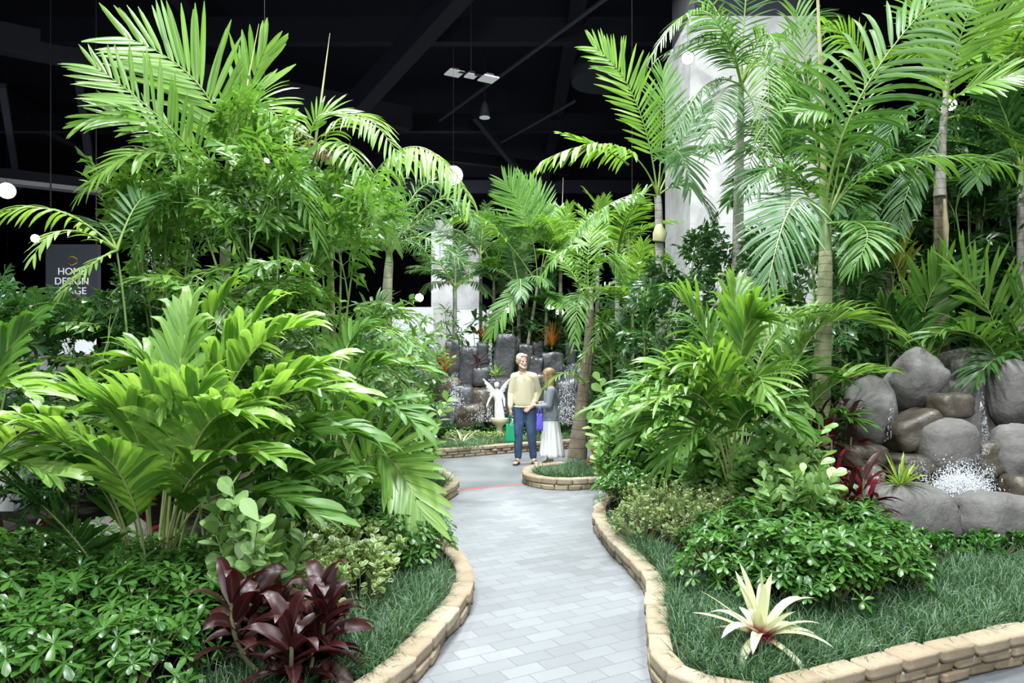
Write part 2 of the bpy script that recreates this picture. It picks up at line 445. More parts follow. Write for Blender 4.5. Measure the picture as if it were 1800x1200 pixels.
def column_mat():
    m, nt, p, out = mat_new('white_column_paint')
    a = noise_tex(nt, 0.9, 7, 0.65, dist=0.6); tc = N(nt, 'TexCoord'); sx = N(nt, 'SeparateXYZ'); nt.links.new(tc.outputs['Object'], sx.inputs[0])
    c = ramp(nt, a, [(0.3, (0.24, 0.24, 0.228)), (0.62, (0.45, 0.45, 0.44))])
    fr = math_n(nt, 'FRACT', math_n(nt, 'MULTIPLY', sx.outputs[2], 0.42))
    k = math_n(nt, 'LESS_THAN', fr, 0.012)
    c = mixc(nt, math_n(nt, 'MULTIPLY', k, 0.5), c, (0.3, 0.3, 0.29))
    nt.links.new(c, p.inputs['Base Color']); p.inputs['Roughness'].default_value = 0.7
    return m
M['column'] = column_mat()
def emit(name, col, s):
    m, nt, p, out = mat_new(name)
    p.inputs['Base Color'].default_value = (*col, 1)
    p.inputs['Emission Color'].default_value = (*col, 1); p.inputs['Emission Strength'].default_value = s
    return m
M['lamp'] = emit('lit_lamp', (0.95, 0.98, 1.0), 40)
M['panel_off'] = emit('emissive_lamp_panel', (0.85, 0.88, 0.86), 0.55)  # weak emission on lamp panels that are off
M['booth'] = emit('glowing_booth_wall', (0.9, 0.95, 1.0), 1.3)  # plain white booth walls, their brightness put in as a glow
M['white'] = plain('white_paint', (0.78, 0.78, 0.78), 0.5)
M['black'] = plain('black_metal', (0.02, 0.02, 0.022), 0.5)
# ---------------------------------------------------------------- the hall: floor, ceiling, walls, columns
def flat(name, pts, z0, z1, mat, kind='structure'):
    bm = bmesh.new()
    top = [bm.verts.new((p[0], p[1], z1)) for p in pts]
    bot = [bm.verts.new((p[0], p[1], z0)) for p in pts]
    bm.faces.new(top); bm.faces.new(bot[::-1])
    n = len(pts)
    for i in range(n): bm.faces.new((top[i], bot[i], bot[(i + 1) % n], top[(i + 1) % n]))
    bmesh.ops.triangulate(bm, faces=[f for f in bm.faces if len(f.verts) > 4])
    return tag(bm_obj(name, bm, mat), kind=kind)

def box_struct(name, c, s, mat, rot=None, kind='structure'):
    bm = bmesh.new(); add_box(bm, c, s, rot)
    return tag(bm_obj(name, bm, mat), kind=kind)

box_struct('floor', (0, 35, -0.1), (130, 100, 0.2), M['floor'])
box_struct('ceiling', (0, 35, 13.6), (130, 100, 0.2), M['ceiling'])
box_struct('wall_back', (0, 84.8, 6.7), (130, 0.3, 13.6), M['wall'])
box_struct('wall_left', (-64.8, 35, 6.7), (0.3, 100, 13.6), M['wall'])
box_struct('wall_right', (64.8, 35, 6.7), (0.3, 100, 13.6), M['wall'])
box_struct('wall_front', (0, -14.8, 6.7), (130, 0.3, 13.6), M['wall'])

PAVERS = [(-2.6, 2.2), (1.62, 2.2), (1.62, 10.62), (0.14, 9.87), (-0.715, 9.41), (-2.6, 8.4)]
flat('path', PAVERS, 0.0, 0.006, M['paver'])
bm = bmesh.new()
a, b = Vector((-0.74, 9.42)), Vector((0.16, 9.90))
nrm = Vector((-(b - a).y, (b - a).x)).normalized() * 0.022
vv = [bm.verts.new((p.x, p.y, 0.0085)) for p in (a - nrm, b - nrm, b + nrm, a + nrm)]
bm.faces.new(vv)
bmesh.ops.extrude_face_region(bm, geom=bm.faces[:])
for v in list(bm.verts)[4:]: v.co.z = 0.0060
tag(bm_obj('floor_tape', bm, M['tape']), 'red tape line on the floor where the grey pavers end', 'tape')

# girders, conduits, duct and trim under the dark ceiling
def beam(name, a, b, w, h, mat, kind='structure'):
    a, b = Vector(a), Vector(b); d = b - a
    bm = bmesh.new(); add_box(bm, (0, 0, 0), (w, d.length, h))
    o = bm_obj(name, bm, mat, None, (a + b) / 2)
    o.rotation_euler = d.to_track_quat('Y', 'Z').to_euler()
    return tag(o, kind=kind)

for x in (-34, -22, -10, 2, 14, 26):
    beam('ceiling_beam', (x, -10, 12.9), (x, 80, 12.9), 0.5, 1.0, M['steel'])
for y in (14, 23, 32, 44, 58):
    beam('ceiling_beam', (-60, y, 12.3), (60, y, 12.3), 0.35, 0.8, M['steel'])
beam('ceiling_beam', at(-60, 55, 22), at(720, 210, 30), 0.5, 0.9, M['steel_lt'])
beam('ceiling_beam', at(600, 215, 24), at(830, -40, 19), 0.5, 0.7, M['steel'])
beam('ceiling_beam', at(660, 258, 30), at(1000, 300, 36), 0.3, 0.5, M['steel'])
t = beam('trim_1', at(-60, 312, 24.5), at(760, 402, 33), 0.5, 0.16, M['strip'])
beam('ceiling_beam', at(-60, 303, 24.55), at(760, 395, 33.05), 0.5, 0.5, M['steel'])

def pipe(name, a, b, r, mat, label, cat, group=None):
    g = Geo(); a, b = Vector(a), Vector(b); m = (a + b) / 2
    g.tube([a - m, (a - m) * 0.3, (b - m) * 0.3, b - m], r, 8)
    return tag(g.obj(name, mat, None, m), label, cat, group)
pipe('conduit_pipe', at(1075, -10, 20), at(772, 212, 30), 0.07, M['duct'], 'long thin conduit pipe running diagonally behind the three-panel ceiling lamp', 'pipe')
pipe('conduit_pipe', at(1010, 178, 26), at(870, 256, 32), 0.06, M['duct'], 'shorter dim conduit pipe left of the round duct under the ceiling', 'pipe')
for a, b, r in ((at(835, 205, 30), at(912, 300, 33), .12), (at(4, 150, 22), at(32, 330, 26), .10), (at(135, 110, 24), at(160, 300, 26), .12)):
    beam('ceiling_beam', a, b, r * 2, r * 2, M['steel_lt'])

g = Geo(); p = at(1062, 135, 26.5); g.tube([(0, 0, 0), (0, 0, 0.3), (0, 0, 0.8), (0, 0, 1.3)], [1.22, 1.25, 1.25, 1.25], 36)
o = tag(g.obj('round_duct', M['duct'], None, p + Vector((0, 0, -0.2))), 'large round grey ventilation duct hanging near the white column', 'duct')

# the two white columns
def column(name, px0, px1, d, ztop, depth):
    c0, c1 = at(px0, HY, d), at(px1, HY, d)
    w = c1.x - c0.x
    return box_struct(name, ((c0.x + c1.x) / 2, d + depth / 2, ztop / 2), (w, depth, ztop), M['column'])
column('column_1', 1213, 1440, 16.0, 9.45, 2.6)
box_struct('column_1', (at(1326, HY, 16).x, 17.3, 11.6), (2.6, 2.3, 4.2), M['steel'])
column('column_2', 758, 796, 41.0, 9.7, 1.2)
box_struct('column_2', ((at(796, HY, 41).x + at(841, HY, 41.5).x) / 2, 42.0, 6.2), (1.55, 1.0, 5.3), M['column'])

def text_obj(name, s, loc, size, mat, rz=0.0, parent=None, ext=0.004, rx=90, align='CENTER', sx=1.0):
    c = bpy.data.curves.new(name, 'FONT'); c.body = s; c.size = size; c.extrude = ext; c.align_x = align; c.align_y = 'CENTER'
    tmp = bpy.data.objects.new(name + '_tmp', c); COL.objects.link(tmp)
    dg = bpy.context.evaluated_depsgraph_get()
    me = bpy.data.meshes.new_from_object(tmp.evaluated_get(dg)); me.name = name
    bpy.data.objects.remove(tmp); bpy.data.curves.remove(c)
    me.materials.clear(); me.materials.append(mat)
    o = link(name, me, parent, loc); o.rotation_euler = (rx * DEG, 0, rz); o.scale = (sx, 1, 1)
    return o
p = at(779, 412, 40.99)
tag(text_obj('column_number', 'B22', p, 0.42, M['black']), 'black number B22 painted on the far white column', 'number')

# ---------------------------------------------------------------- lamps hanging in the hall
th = thing('panel_lamp', 'ceiling lamp of three square white panels on a bar, above the back palms', 'lamp', at(828, 130, 22))
bar_dir = (at(868, 138, 21.4) - at(786, 124, 22.6)).normalized()
for k, s in ((-1.0, 0.50), (0.0, 0.34), (1.0, 0.50)):
    bm = bmesh.new(); add_box(bm, (0, 0, 0), (s, s, 0.05)); bmesh.ops.bevel(bm, geom=bm.edges[:], offset=0.01, segments=1, affect='EDGES')
    bm_obj('panel', bm, M['panel_off'], th, bar_dir * (k * 0.75) + Vector((0, 0, -0.06)), rot=(0, 0, 0.5))
    bm = bmesh.new(); add_box(bm, (0, 0, 0), (s * 0.5, s * 0.5, 0.1))
    bm_obj('heat_sink', bm, M['duct'], th, bar_dir * (k * 0.75) + Vector((0, 0, 0.02)), rot=(0, 0, 0.5))
g = Geo(); g.tube([bar_dir * -0.8, bar_dir * -0.3, bar_dir * 0.3, bar_dir * 0.8], 0.035, 6); g.obj('bar', M['duct'], th)
g = Geo(); g.tube([(0, 0, 0.05), (0, 0, 1), (0, 0, 2.4)], 0.02, 5); g.obj('hanger', M['steel_lt'], th)

def flood(px, py, d, r, label):
    """A round flood lamp hanging under the ceiling, facing the garden."""
    p = at(px, py, d); t = thing('flood_lamp', label, 'lamp', p)
    g = Geo(); f = norm(np.array(tuple(Vector((0, 6, 2)) - p)))
    g.tube([f * 0.0, f * 0.004, f * 0.008], [r, r, r * 0.9], 20); g.obj('lens', M['lamp'], t)
    g = Geo(); g.tube([f * -0.35, f * -0.3, f * -0.12, f * -0.006], [r * 0.4, r * 0.7, r * 1.02, r * 1.12], 20); g.obj('housing', M['black'], t)
    g = Geo(); g.tube([(0, 0, r * 0.8), (0, 0, 1.0), (0, 0, 13.52 - p.z)], 0.005, 5); g.obj('hanger', M['black'], t)
flood(465, 288, 14, 0.12, 'bright round flood lamp shining through the fishtail palm canes')
flood(797, 308, 21, 0.27, 'bright flood lamp at the tip of the drooping bright green frond')
flood(1111, 355, 17, 0.17, 'bright flood lamp behind the fronds left of the white column')
flood(1209, 102, 15.5, 0.13, 'bright flood lamp beside the top left edge of the white column')
flood(1671, 184, 13, 0.10, 'flood lamp behind the slim grey palm trunk, the brighter of the pair')
flood(1658, 187, 13, 0.06, 'smaller flood lamp of the pair behind the slim grey palm trunk')
flood(12, 335, 24, 0.26, 'flood lamp hanging below the white trim strip')
flood(62, 419, 40, 0.22, 'small distant lamp left of the dark stage sign')
flood(13, 549, 38, 0.2, 'small low lamp above the white booth')
flood(737, 523, 30, 0.17, 'small distant lamp left of the far white column')
flood(968, 537, 26, 0.16, 'small distant lamp low behind the back palms, the upper of two')
flood(984, 549, 26, 0.14, 'small distant lamp low behind the back palms, the lower of two')
flood(892, 545, 30, 0.10, 'faint distant lamp behind the tall basalt slabs')
flood(1678, 437, 15, 0.06, 'small lamp glinting behind the brown-husked palm trunk')
flood(1706, 434, 15, 0.05, 'smaller lamp glinting right of the brown-husked palm trunk')
th = thing('bay_lamp', 'unlit bell shaped bay lamp hanging above the back palms', 'lamp', at(852, 200, 24))
g = Geo(); g.tube([(0, 0, -0.12), (0, 0, 0), (0, 0, 0.25), (0, 0, 0.4)], [0.19, 0.17, 0.12, 0.05], 16); g.obj('bell', M['duct'], th)
g = Geo(); g.tube([(0, 0, -0.14), (0, 0, -0.12), (0, 0, -0.11)], 0.18, 16); g.obj('glass_cover', M['panel_off'], th)
g = Geo(); g.tube([(0, 0, 0.4), (0, 0, 1), (0, 0, 3.4)], 0.02, 6); g.obj('hanger', M['black'], th)

# hall things far behind the garden: the stage sign and the white booths, made to glow
M['sign'] = plain('charcoal_sign', (0.055, 0.06, 0.075), 0.5)
M['sign_text'] = emit('lit_sign_letters', (0.85, 0.88, 0.92), 0.5)
M['gold'] = plain('gold_sign_print', (0.55, 0.38, 0.06), 0.5)
p = at(129, 500, 18); k = 18 / F
th = thing('stage_sign', 'hanging charcoal HOME DESIGN STAGE sign behind the left foliage', 'sign', p)
bm = bmesh.new(); add_box(bm, (0, 0, 0), (92 * k, 0.12, 140 * k)); bm_obj('sign_panel', bm, M['sign'], th)
for s, py, sz in (('HOME', 478, 17.5), ('DESIGN', 495, 17.5), ('STAGE', 512, 17.5)):
    text_obj('lettering', s, (0, -0.07, (500 - py) * k), sz * k, M['sign_text'], parent=th)
bm = bmesh.new(); add_box(bm, (2 * k, -0.062, -26.5 * k), (38 * k, 0.01, 2.4 * k)); bm_obj('gold_bar', bm, M['gold'], th)
g = Geo()
hexp = [Vector((math.cos(a) * 10 * k, -0.064, math.sin(a) * 8 * k + 41 * k)) for a in np.linspace(math.pi / 2, math.pi * 2.5, 7)]
g.tube(hexp, 0.9 * k, 5); g.obj('emblem', M['gold'], th)
g = Geo(); g.tube(bez([(14 * k, -0.064, -41 * k), (22 * k, -0.064, -36 * k), (31 * k, -0.064, -38 * k)], 6), 1.4 * k, 5); g.obj('swoosh', M['gold'], th)
for sx in (-1, 1):
    g = Geo(); g.tube([(sx * 40 * k, 0, 70 * k), (sx * 40 * k, 0, 3), (sx * 40 * k, 0, 13.4 - p.z)], 0.02, 5); g.obj('hanger', M['black'], th)
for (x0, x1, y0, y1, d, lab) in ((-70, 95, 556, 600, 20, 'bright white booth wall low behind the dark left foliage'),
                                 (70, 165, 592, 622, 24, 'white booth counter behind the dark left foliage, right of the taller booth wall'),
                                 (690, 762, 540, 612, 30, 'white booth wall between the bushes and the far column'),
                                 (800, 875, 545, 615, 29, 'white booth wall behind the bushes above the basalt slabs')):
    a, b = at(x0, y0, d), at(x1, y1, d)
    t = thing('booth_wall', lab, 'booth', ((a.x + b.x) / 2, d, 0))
    bm = bmesh.new(); add_box(bm, (0, 0, (a.z + max(0.4, b.z)) / 2), (b.x - a.x, 0.3, a.z - max(0.4, b.z))); bm_obj('glow_wall', bm, M['booth'], t)
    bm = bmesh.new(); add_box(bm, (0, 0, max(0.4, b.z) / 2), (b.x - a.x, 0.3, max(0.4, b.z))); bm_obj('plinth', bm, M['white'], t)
p = at(0, 790, 7.6)
t = thing('white_cabinet', 'white cabinet half hidden behind the bright palm at the left edge', 'cabinet', (p.x - 0.35, 7.9, 0))
bm = bmesh.new(); add_box(bm, (0, 0, 0.48), (0.9, 0.5, 0.96)); bmesh.ops.bevel(bm, geom=bm.edges[:], offset=0.01, segments=1, affect='EDGES'); bm_obj('cabinet_body', bm, M['white'], t)
bm = bmesh.new(); add_box(bm, (0, 0, 1.0), (0.98, 0.56, 0.05)); bm_obj('cabinet_top', bm, M['white'], t)

# ---------------------------------------------------------------- planting beds and their stone edgings
L_EDGE = [(-1.30, 2.5), (-0.78, 3.25), (-0.507, 3.89), (-0.44, 4.2), (-0.374, 4.54), (-0.315, 4.72), (-0.286, 5.1), (-0.306, 5.46), (-0.42, 5.9), (-0.60, 6.5), (-0.84, 7.3), (-0.96, 7.9), (-0.93, 8.3), (-0.72, 8.95), (-0.70, 9.2), (-0.80, 9.74), (-1.17, 10.7), (-1.9, 11.3), (-3.4, 11.9), (-5.6, 12.3)]
R_EDGE = [(2.0, 3.62), (1.3, 3.40), (0.95, 3.46), (0.79, 3.66), (0.75, 3.89), (0.80, 4.24), (0.938, 4.95), (0.985, 5.34), (0.935, 5.88), (0.865, 6.45), (0.83, 7.13), (0.87, 7.6), (1.06, 8.28), (1.36, 8.95), (1.9, 9.8), (2.6, 10.7), (3.1, 11.8), (3.2, 13.2)]
RF_EDGE = [(1.3, 3.40), (1.9, 3.66), (2.41, 3.875), (2.92, 4.065), (3.6, 4.33), (4.6, 4.75)]
B_EDGE = [(-4.6, 11.9 + 1.2), (-3.0, 12.45), (-1.46, 12.36), (0.05, 13.2), (0.93, 13.65), (1.8, 14.4), (2.4, 14.9)]
I_EDGE = [(0.14, 10.05), (0.27, 9.66), (0.57, 9.45), (0.9, 9.45), (1.25, 9.66), (1.55, 10.1), (1.5, 10.7), (1.1, 11.05), (0.6, 10.95), (0.22, 10.55)]

def resample(pts, step, closed=False):
    P = [np.array(p, float) for p in pts]
    if closed: P = P + [P[0]]
    C = bez([(p[0], p[1], 0) for p in P], 400)[:, :2] if len(P) > 3 else np.array(P)
    ln = np.concatenate([[0], np.cumsum(np.linalg.norm(np.diff(C, axis=0), axis=1))])
    n = max(2, int(round(ln[-1] / step)))
    s = np.linspace(0, ln[-1], n + 1)
    return np.stack([np.interp(s, ln, C[:, 0]), np.interp(s, ln, C[:, 1])], 1)

def block_mesh(k):
    rr = random.Random(k); bm = bmesh.new(); add_box(bm, (0, 0, 0), (1, 1, 1))
    bmesh.ops.bevel(bm, geom=bm.edges[:], offset=0.04, segments=2, affect='EDGES')
    bmesh.ops.subdivide_edges(bm, edges=[e for e in bm.edges if e.calc_length() > 0.5], cuts=3, use_grid_fill=True)
    for v in bm.verts:
        q = v.co * 3 + Vector((k * 7.3, 0, 0))
        v.co += Vector((noise.noise(q), noise.noise(q + Vector((9, 0, 0))), noise.noise(q + Vector((0, 9, 0))))) * 0.036
    bmesh.ops.recalc_face_normals(bm, faces=bm.faces)
    me = bpy.data.meshes.new('edging_block'); bm.to_mesh(me); bm.free(); me.materials.append(M['stone'])
    for p in me.polygons: p.use_smooth = True
    return me
BLOCKS = [block_mesh(k) for k in range(8)]

def edging(label, pts, heights, depth=0.135, side=1, step=0.2, closed=False, z0=0.0):
    """Courses of loose tan blocks along a line; side: which way the bed lies (+1 left of the walking direction)."""
    c0 = np.mean(np.array(pts), 0); th = thing('stone_edging', label, 'edging', (c0[0], c0[1], 0))
    z = z0
    for ci, h in enumerate(heights):
        S = resample(pts, step * (1.0 if ci == len(heights) - 1 else 0.85), closed)
        if ci % 2: S = 0.5 * (S[:-1] + S[1:]) if not closed else np.concatenate([0.5 * (S[:-1] + S[1:]), [0.5 * (S[0] + S[1])]])
        for i in range(len(S) - 1):
            a, b = S[i], S[i + 1]; t = b - a; L = np.linalg.norm(t); t = t / L; n = np.array([-t[1], t[0]]) * side
            m = (a + b) / 2 + n * (depth / 2 + R.uniform(-.010, .010) + (0.004 if ci < len(heights) - 1 else -0.008))
            o = link('block', R.choice(BLOCKS), th, (m[0] - c0[0], m[1] - c0[1], z + h / 2), (R.uniform(-.01, .01), R.uniform(-.012, .012), math.atan2(t[1], t[0]) + R.uniform(-.05, .05)))
            o.scale = (L - R.uniform(.014, .025), depth * R.uniform(0.9, 1.1), h * R.uniform(0.93, 1.0))
        z += h
    return th

edging('tan block edging curving along the left side of the path in the foreground', L_EDGE[1:10], (0.07, 0.085), side=1, step=0.25, z0=0.006)
edging('short rounded end of tan block edging on the left, before the red tape', L_EDGE[10:17], (0.075, 0.085), side=1, step=0.24, z0=0.006)
edging('tan block edging winding along the right side of the path', R_EDGE[1:14], (0.07, 0.085), side=-1, step=0.25, z0=0.006)
edging('straight tan block wall in front of the grass at the lower right corner', RF_EDGE, (0.06, 0.06, 0.075), side=1, step=0.27)
edging('long low block edging behind the couple, before the waterfall', B_EDGE, (0.05, 0.055, 0.07), side=1, step=0.26, depth=0.16)
edging('tan block ring around the small bed of the leaning palm', I_EDGE, (0.075, 0.085), side=1, step=0.23, closed=True)

def inset(pts, d, side):
    S = resample(pts, 0.25); T = norm(np.gradient(S, axis=0)); n = np.stack([-T[:, 1], T[:, 0]], 1) * side
    return [tuple(p) for p in S + n * d]
SOILZ = 0.115
flat('ground_bed', inset(L_EDGE, 0.07, 1) + [(-9.5, 12.5), (-9.5, 2.4)], 0, SOILZ, M['soil'])
flat('ground_bed', (inset(R_EDGE[2:], 0.07, -1)[::-1] + inset(RF_EDGE, 0.07, 1) + [(9.5, 6.5), (9.5, 13.4)]), 0, SOILZ, M['soil'])
flat('ground_bed', inset(B_EDGE, 0.08, 1) + [(4.6, 16.8), (4.6, 19), (-7, 19), (-6, 14)], 0, 0.13, M['soil'])
flat('ground_bed', inset(I_EDGE + I_EDGE[:1], 0.07, 1), 0, 0.13, M['soil'])
# ---------------------------------------------------------------- plant builders
UP = np.array([0, 0, 1.0])
PALM = np.array([0.35, 0.75, 0.95, 1.0, 0.9, 0.62, 0.06])         # leaflet: narrow foot, long point
WIDE = np.array([0.30, 0.85, 1.0, 0.98, 0.9, 0.7, 0.12])
FINE = np.array([0.6, 1.0, 0.95, 0.7, 0.08])
ELL = np.array([0.10, 0.70, 1.0, 0.92, 0.62, 0.04])
OBOV = np.array([0.12, 0.36, 0.66, 0.92, 1.0, 0.86, 0.22])        # paddle
LANCE = np.array([0.30, 0.62, 0.92, 1.0, 0.88, 0.55, 0.04])
STRAP = np.array([1.0, 0.95, 0.92, 0.85, 0.7, 0.45, 0.03])
WEDGE = np.array([0.06, 0.42, 0.75, 1.0, 1.08])
GRASS = np.array([1.0, 0.85, 0.55, 0.06])

def unit(v):
    v = np.asarray(tuple(v), float); return v / max(np.linalg.norm(v), 1e-9)

def frond_geo(ctrl, n=22, L=0.5, W=0.04, a0=65, a1=28, up=None, droop=0.35, vee=12, jit=5, pet=0.14, r=0.011,
              plum=0.0, prof=PALM, fold=0.22, lens=(0.55, 1.0, 0.5), gap=0.0, seed=0, power=1.3, tip=None, mats=(0, 1)):
    """A pinnate leaf: a midrib along the curve, leaflets in two rows."""
    rr = np.random.default_rng(seed); g, rib = Geo(), Geo()
    C = bez(ctrl, 26); Tn = norm(np.gradient(C, axis=0)); s = np.linspace(0, 1, 26)
    rib.tube(C, np.interp(s, [0, 0.15, 1], [r * 1.7, r, r * 0.22]), 5, 0, cap=False)
    t = np.linspace(pet, 0.995, n)
    B, D, S_, LL, WW, DR = [], [], [], [], [], []
    up = UP if up is None else unit(up)
    lp = lambda x: np.interp(x, [0, 0.45, 1.0], lens)
    for sd in (-1, 1):
        for i, ti in enumerate(t):
            if gap and rr.random() < gap: continue
            tj = min(1, max(pet, ti + rr.normal() * 0.004))
            p = np.array([np.interp(tj, s, C[:, k]) for k in range(3)]); T = unit([np.interp(tj, s, Tn[:, k]) for k in range(3)])
            Nn = up - up.dot(T) * T; Nn = unit(Nn) if np.linalg.norm(Nn) > 1e-3 else unit(np.cross(T, [1, 0, 0]))
            Bn = np.cross(T, Nn)
            u = (tj - pet) / (1 - pet); a = (a0 + (a1 - a0) * u ** 1.3 + rr.normal() * jit) * DEG
            v = (vee + rr.normal() * jit + (rr.uniform(-1, 1) * plum if plum else 0)) * DEG
            lat = sd * Bn * math.cos(v) + Nn * math.sin(v)
            dd = math.cos(a) * T + math.sin(a) * lat
            B.append(p); D.append(dd); S_.append(unit(T - T.dot(dd) * dd))
            LL.append(L * lp(u) * rr.uniform(0.88, 1.06)); WW.append(W * rr.uniform(0.85, 1.1) * (0.75 + 0.25 * lp(u)))
            DR.append(max(0, droop * rr.uniform(0.6, 1.4)))
    B, D, S_ = np.array(B), np.array(D), np.array(S_)
    g.blades(B, D, S_, LL, WW, prof, DR, fold, mat=mats[0], power=power, tip=tip, twist=rr.normal(size=len(B)) * 0.25)
    return g, rib

def fishtail_geo(ctrl, n=6, L=0.5, leaf=0.17, seed=0, droop=0.5, spread=62, nl=7, wr=(0.34, 0.5)):
    """A twice divided leaf with ragged wedge leaflets."""
    rr = np.random.default_rng(seed); g = Geo(); C = bez(ctrl, 20); Tn = norm(np.gradient(C, axis=0)); s = np.linspace(0, 1, 20)
    g.tube(C, np.linspace(0.011, 0.003, 20), 5, 1, cap=False)
    B, D, S_, LL, WW, TP = [], [], [], [], [], []
    up = UP
    for i, t in enumerate(np.linspace(0.22, 1.0, n)):
        for sd in ((-1, 1) if i < n - 1 else (0,)):
            p = np.array([np.interp(t, s, C[:, k]) for k in range(3)]); T = unit([np.interp(t, s, Tn[:, k]) for k in range(3)])
            Nn = unit(up - up.dot(T) * T + 1e-4); Bn = np.cross(T, Nn)
            a = (spread * (1 - 0.35 * t) + rr.normal() * 9) * DEG
            d0 = unit(math.cos(a) * T + math.sin(a) * sd * Bn + 0.15 * rr.normal() * Nn)
            Ls = L * np.interp(t, [0.2, 0.5, 1], [0.8, 1.0, 0.6]) * rr.uniform(0.85, 1.1)
            e = p + d0 * Ls * 0.55; e2 = p + d0 * Ls + np.array([0, 0, -droop * Ls * 0.35])
            sub = bez([p, e, e2], 8); g.tube(sub, np.linspace(0.005, 0.0018, 8), 4, 1, cap=False)
            sT = norm(np.gradient(sub, axis=0)); m = max(3, int(nl * Ls / L))
            for j, q in enumerate(np.linspace(0.22, 1.0, m)):
                for s2 in ((-1, 1) if j < m - 1 else (0,)):
                    pp = np.array([np.interp(q, np.linspace(0, 1, 8), sub[:, k]) for k in range(3)])
                    T2 = unit([np.interp(q, np.linspace(0, 1, 8), sT[:, k]) for k in range(3)])
                    N2 = unit(Nn - Nn.dot(T2) * T2 + 1e-4); B2 = np.cross(T2, N2)
                    aa = rr.uniform(30, 58) * DEG
                    dd = unit(math.cos(aa) * T2 + math.sin(aa) * s2 * B2 + rr.normal() * 0.22 * N2)
                    B.append(pp); D.append(dd); S_.append(unit(T2 - T2.dot(dd) * dd + rr.normal(size=3) * 0.15))
                    LL.append(leaf * rr.uniform(0.75, 1.2)); WW.append(leaf * rr.uniform(*wr))
                    x = rr.uniform(0.1, 0.42); TP.append((x, -0.05, -0.2) if rr.random() < 0.5 else (-0.2, -0.05, x))
    g.blades(np.array(B), np.array(D), np.array(S_), LL, WW, WEDGE, rr.uniform(0.1, 0.7, len(B)), 0.12, tip=np.array(TP), mat=0)
    return g

def stems_leaves(g, stems, leaf_fn, mat_stem=1, r=0.008):
    for st in stems:
        C = bez(st, 9); g.tube(C, np.linspace(r, r * 0.45, 9), 5, mat_stem, cap=False)

def rand_side(d, rr, flatness=0.8):
    """Width directions that keep the blades' faces mostly to the sky."""
    d = np.asarray(d); h = np.cross(d, np.array([0, 0, 1.0])) + rr.normal(size=d.shape) * (1 - flatness)
    return norm(h)

# ---- small bush meshes, in unit metres, grown from the origin --------------------------------------
def umbrella_bush(seed, h=0.42, rad=0.27, n=55, leaf=0.072):
    """Low shrub of hand-shaped leaves: seven glossy leaflets fanning from each stalk."""
    rr = np.random.default_rng(seed); f, s = Geo(), Geo()
    B, D, LL = [], [], []
    for k in range(9):
        a = rr.uniform(0, 6.28); e = np.array([math.cos(a) * rad * rr.uniform(.2, .8), math.sin(a) * rad * rr.uniform(.2, .8), h * rr.uniform(.55, .85)])
        s.tube(bez([(0, 0, 0), e * [0.35, 0.35, 0.5], e], 6), np.linspace(0.006, 0.003, 6), 5, 0, cap=False)
    for k in range(n):
        a = rr.uniform(0, 6.28); q = math.sqrt(rr.random()); z = h * (1.0 - 0.55 * q ** 2.2) * rr.uniform(0.72, 1.05)
        c = np.array([math.cos(a) * q * rad, math.sin(a) * q * rad, z])
        ax = unit([math.cos(a) * q * 0.8 + rr.normal() * .25, math.sin(a) * q * 0.8 + rr.normal() * .25, 0.9])
        s.tube([c - ax * 0.09 - np.array([0, 0, .02]), c - ax * .04, c], 0.0018, 4, 0, cap=False)
        x = unit(np.cross(ax, [0.3, 1, 0.1])); y = np.cross(ax, x); m = rr.integers(6, 9); ph = rr.uniform(0, 6.28)
        for j in range(m):
            th = ph + j * 2 * math.pi / m
            B.append(c); D.append(unit(x * math.cos(th) + y * math.sin(th) + ax * rr.uniform(0.05, 0.45))); LL.append(leaf * rr.uniform(0.75, 1.2))
    B, D, LL = np.array(B), np.array(D), np.array(LL)
    f.blades(B, D, rand_side(D, rr, 0.85), LL, LL * 0.40, OBOV[[0, 1, 2, 3, 4, 6]], 0.55, 0.15)
    return f.mesh('foliage', M['umbrella']), s.mesh('stems', M['twig'])

def small_leaf_bush(seed, mat, h=0.38, rad=0.28, n=420, leaf=0.05, wid=0.55, droop=0.2, prof=ELL):
    rr = np.random.default_rng(seed); f, s = Geo(), Geo(); B, D = [], []
    tw = max(14, n // 16)
    for k in range(tw):
        a = rr.uniform(0, 6.28); q = math.sqrt(rr.random())
        e = np.array([math.cos(a) * q * rad, math.sin(a) * q * rad, h * (1.0 - 0.5 * q ** 2.2) * rr.uniform(0.8, 1.05)])
        C = bez([(e[0] * .2, e[1] * .2, 0), e * [0.75, 0.75, 0.55], e], 8); s.tube(C, np.linspace(0.005, 0.0018, 8), 4, 0, cap=False)
        T = norm(np.gradient(C, axis=0))
        for j in range(n // tw):
            u = 1 - abs(rr.normal()) * 0.28; u = min(1, max(0.25, u)); i = min(7, int(u * 7))
            p = C[i] + (C[min(i + 1, 7)] - C[i]) * (u * 7 - i)
            th = rr.uniform(0, 6.28); x = unit(np.cross(T[i], [0.4, 0.8, 0.2])); y = np.cross(T[i], x)
            B.append(p); D.append(unit(T[i] * rr.uniform(0.2, 0.9) + x * math.cos(th) + y * math.sin(th) + UP * 0.2))
    B, D = np.array(B), np.array(D); LL = leaf * rr.uniform(0.7, 1.25, len(B))
    f.blades(B, D, rand_side(D, rr, 0.6), LL, LL * wid, prof, droop, 0.12)
    return f.mesh('foliage', mat), s.mesh('stems', M['twig'])

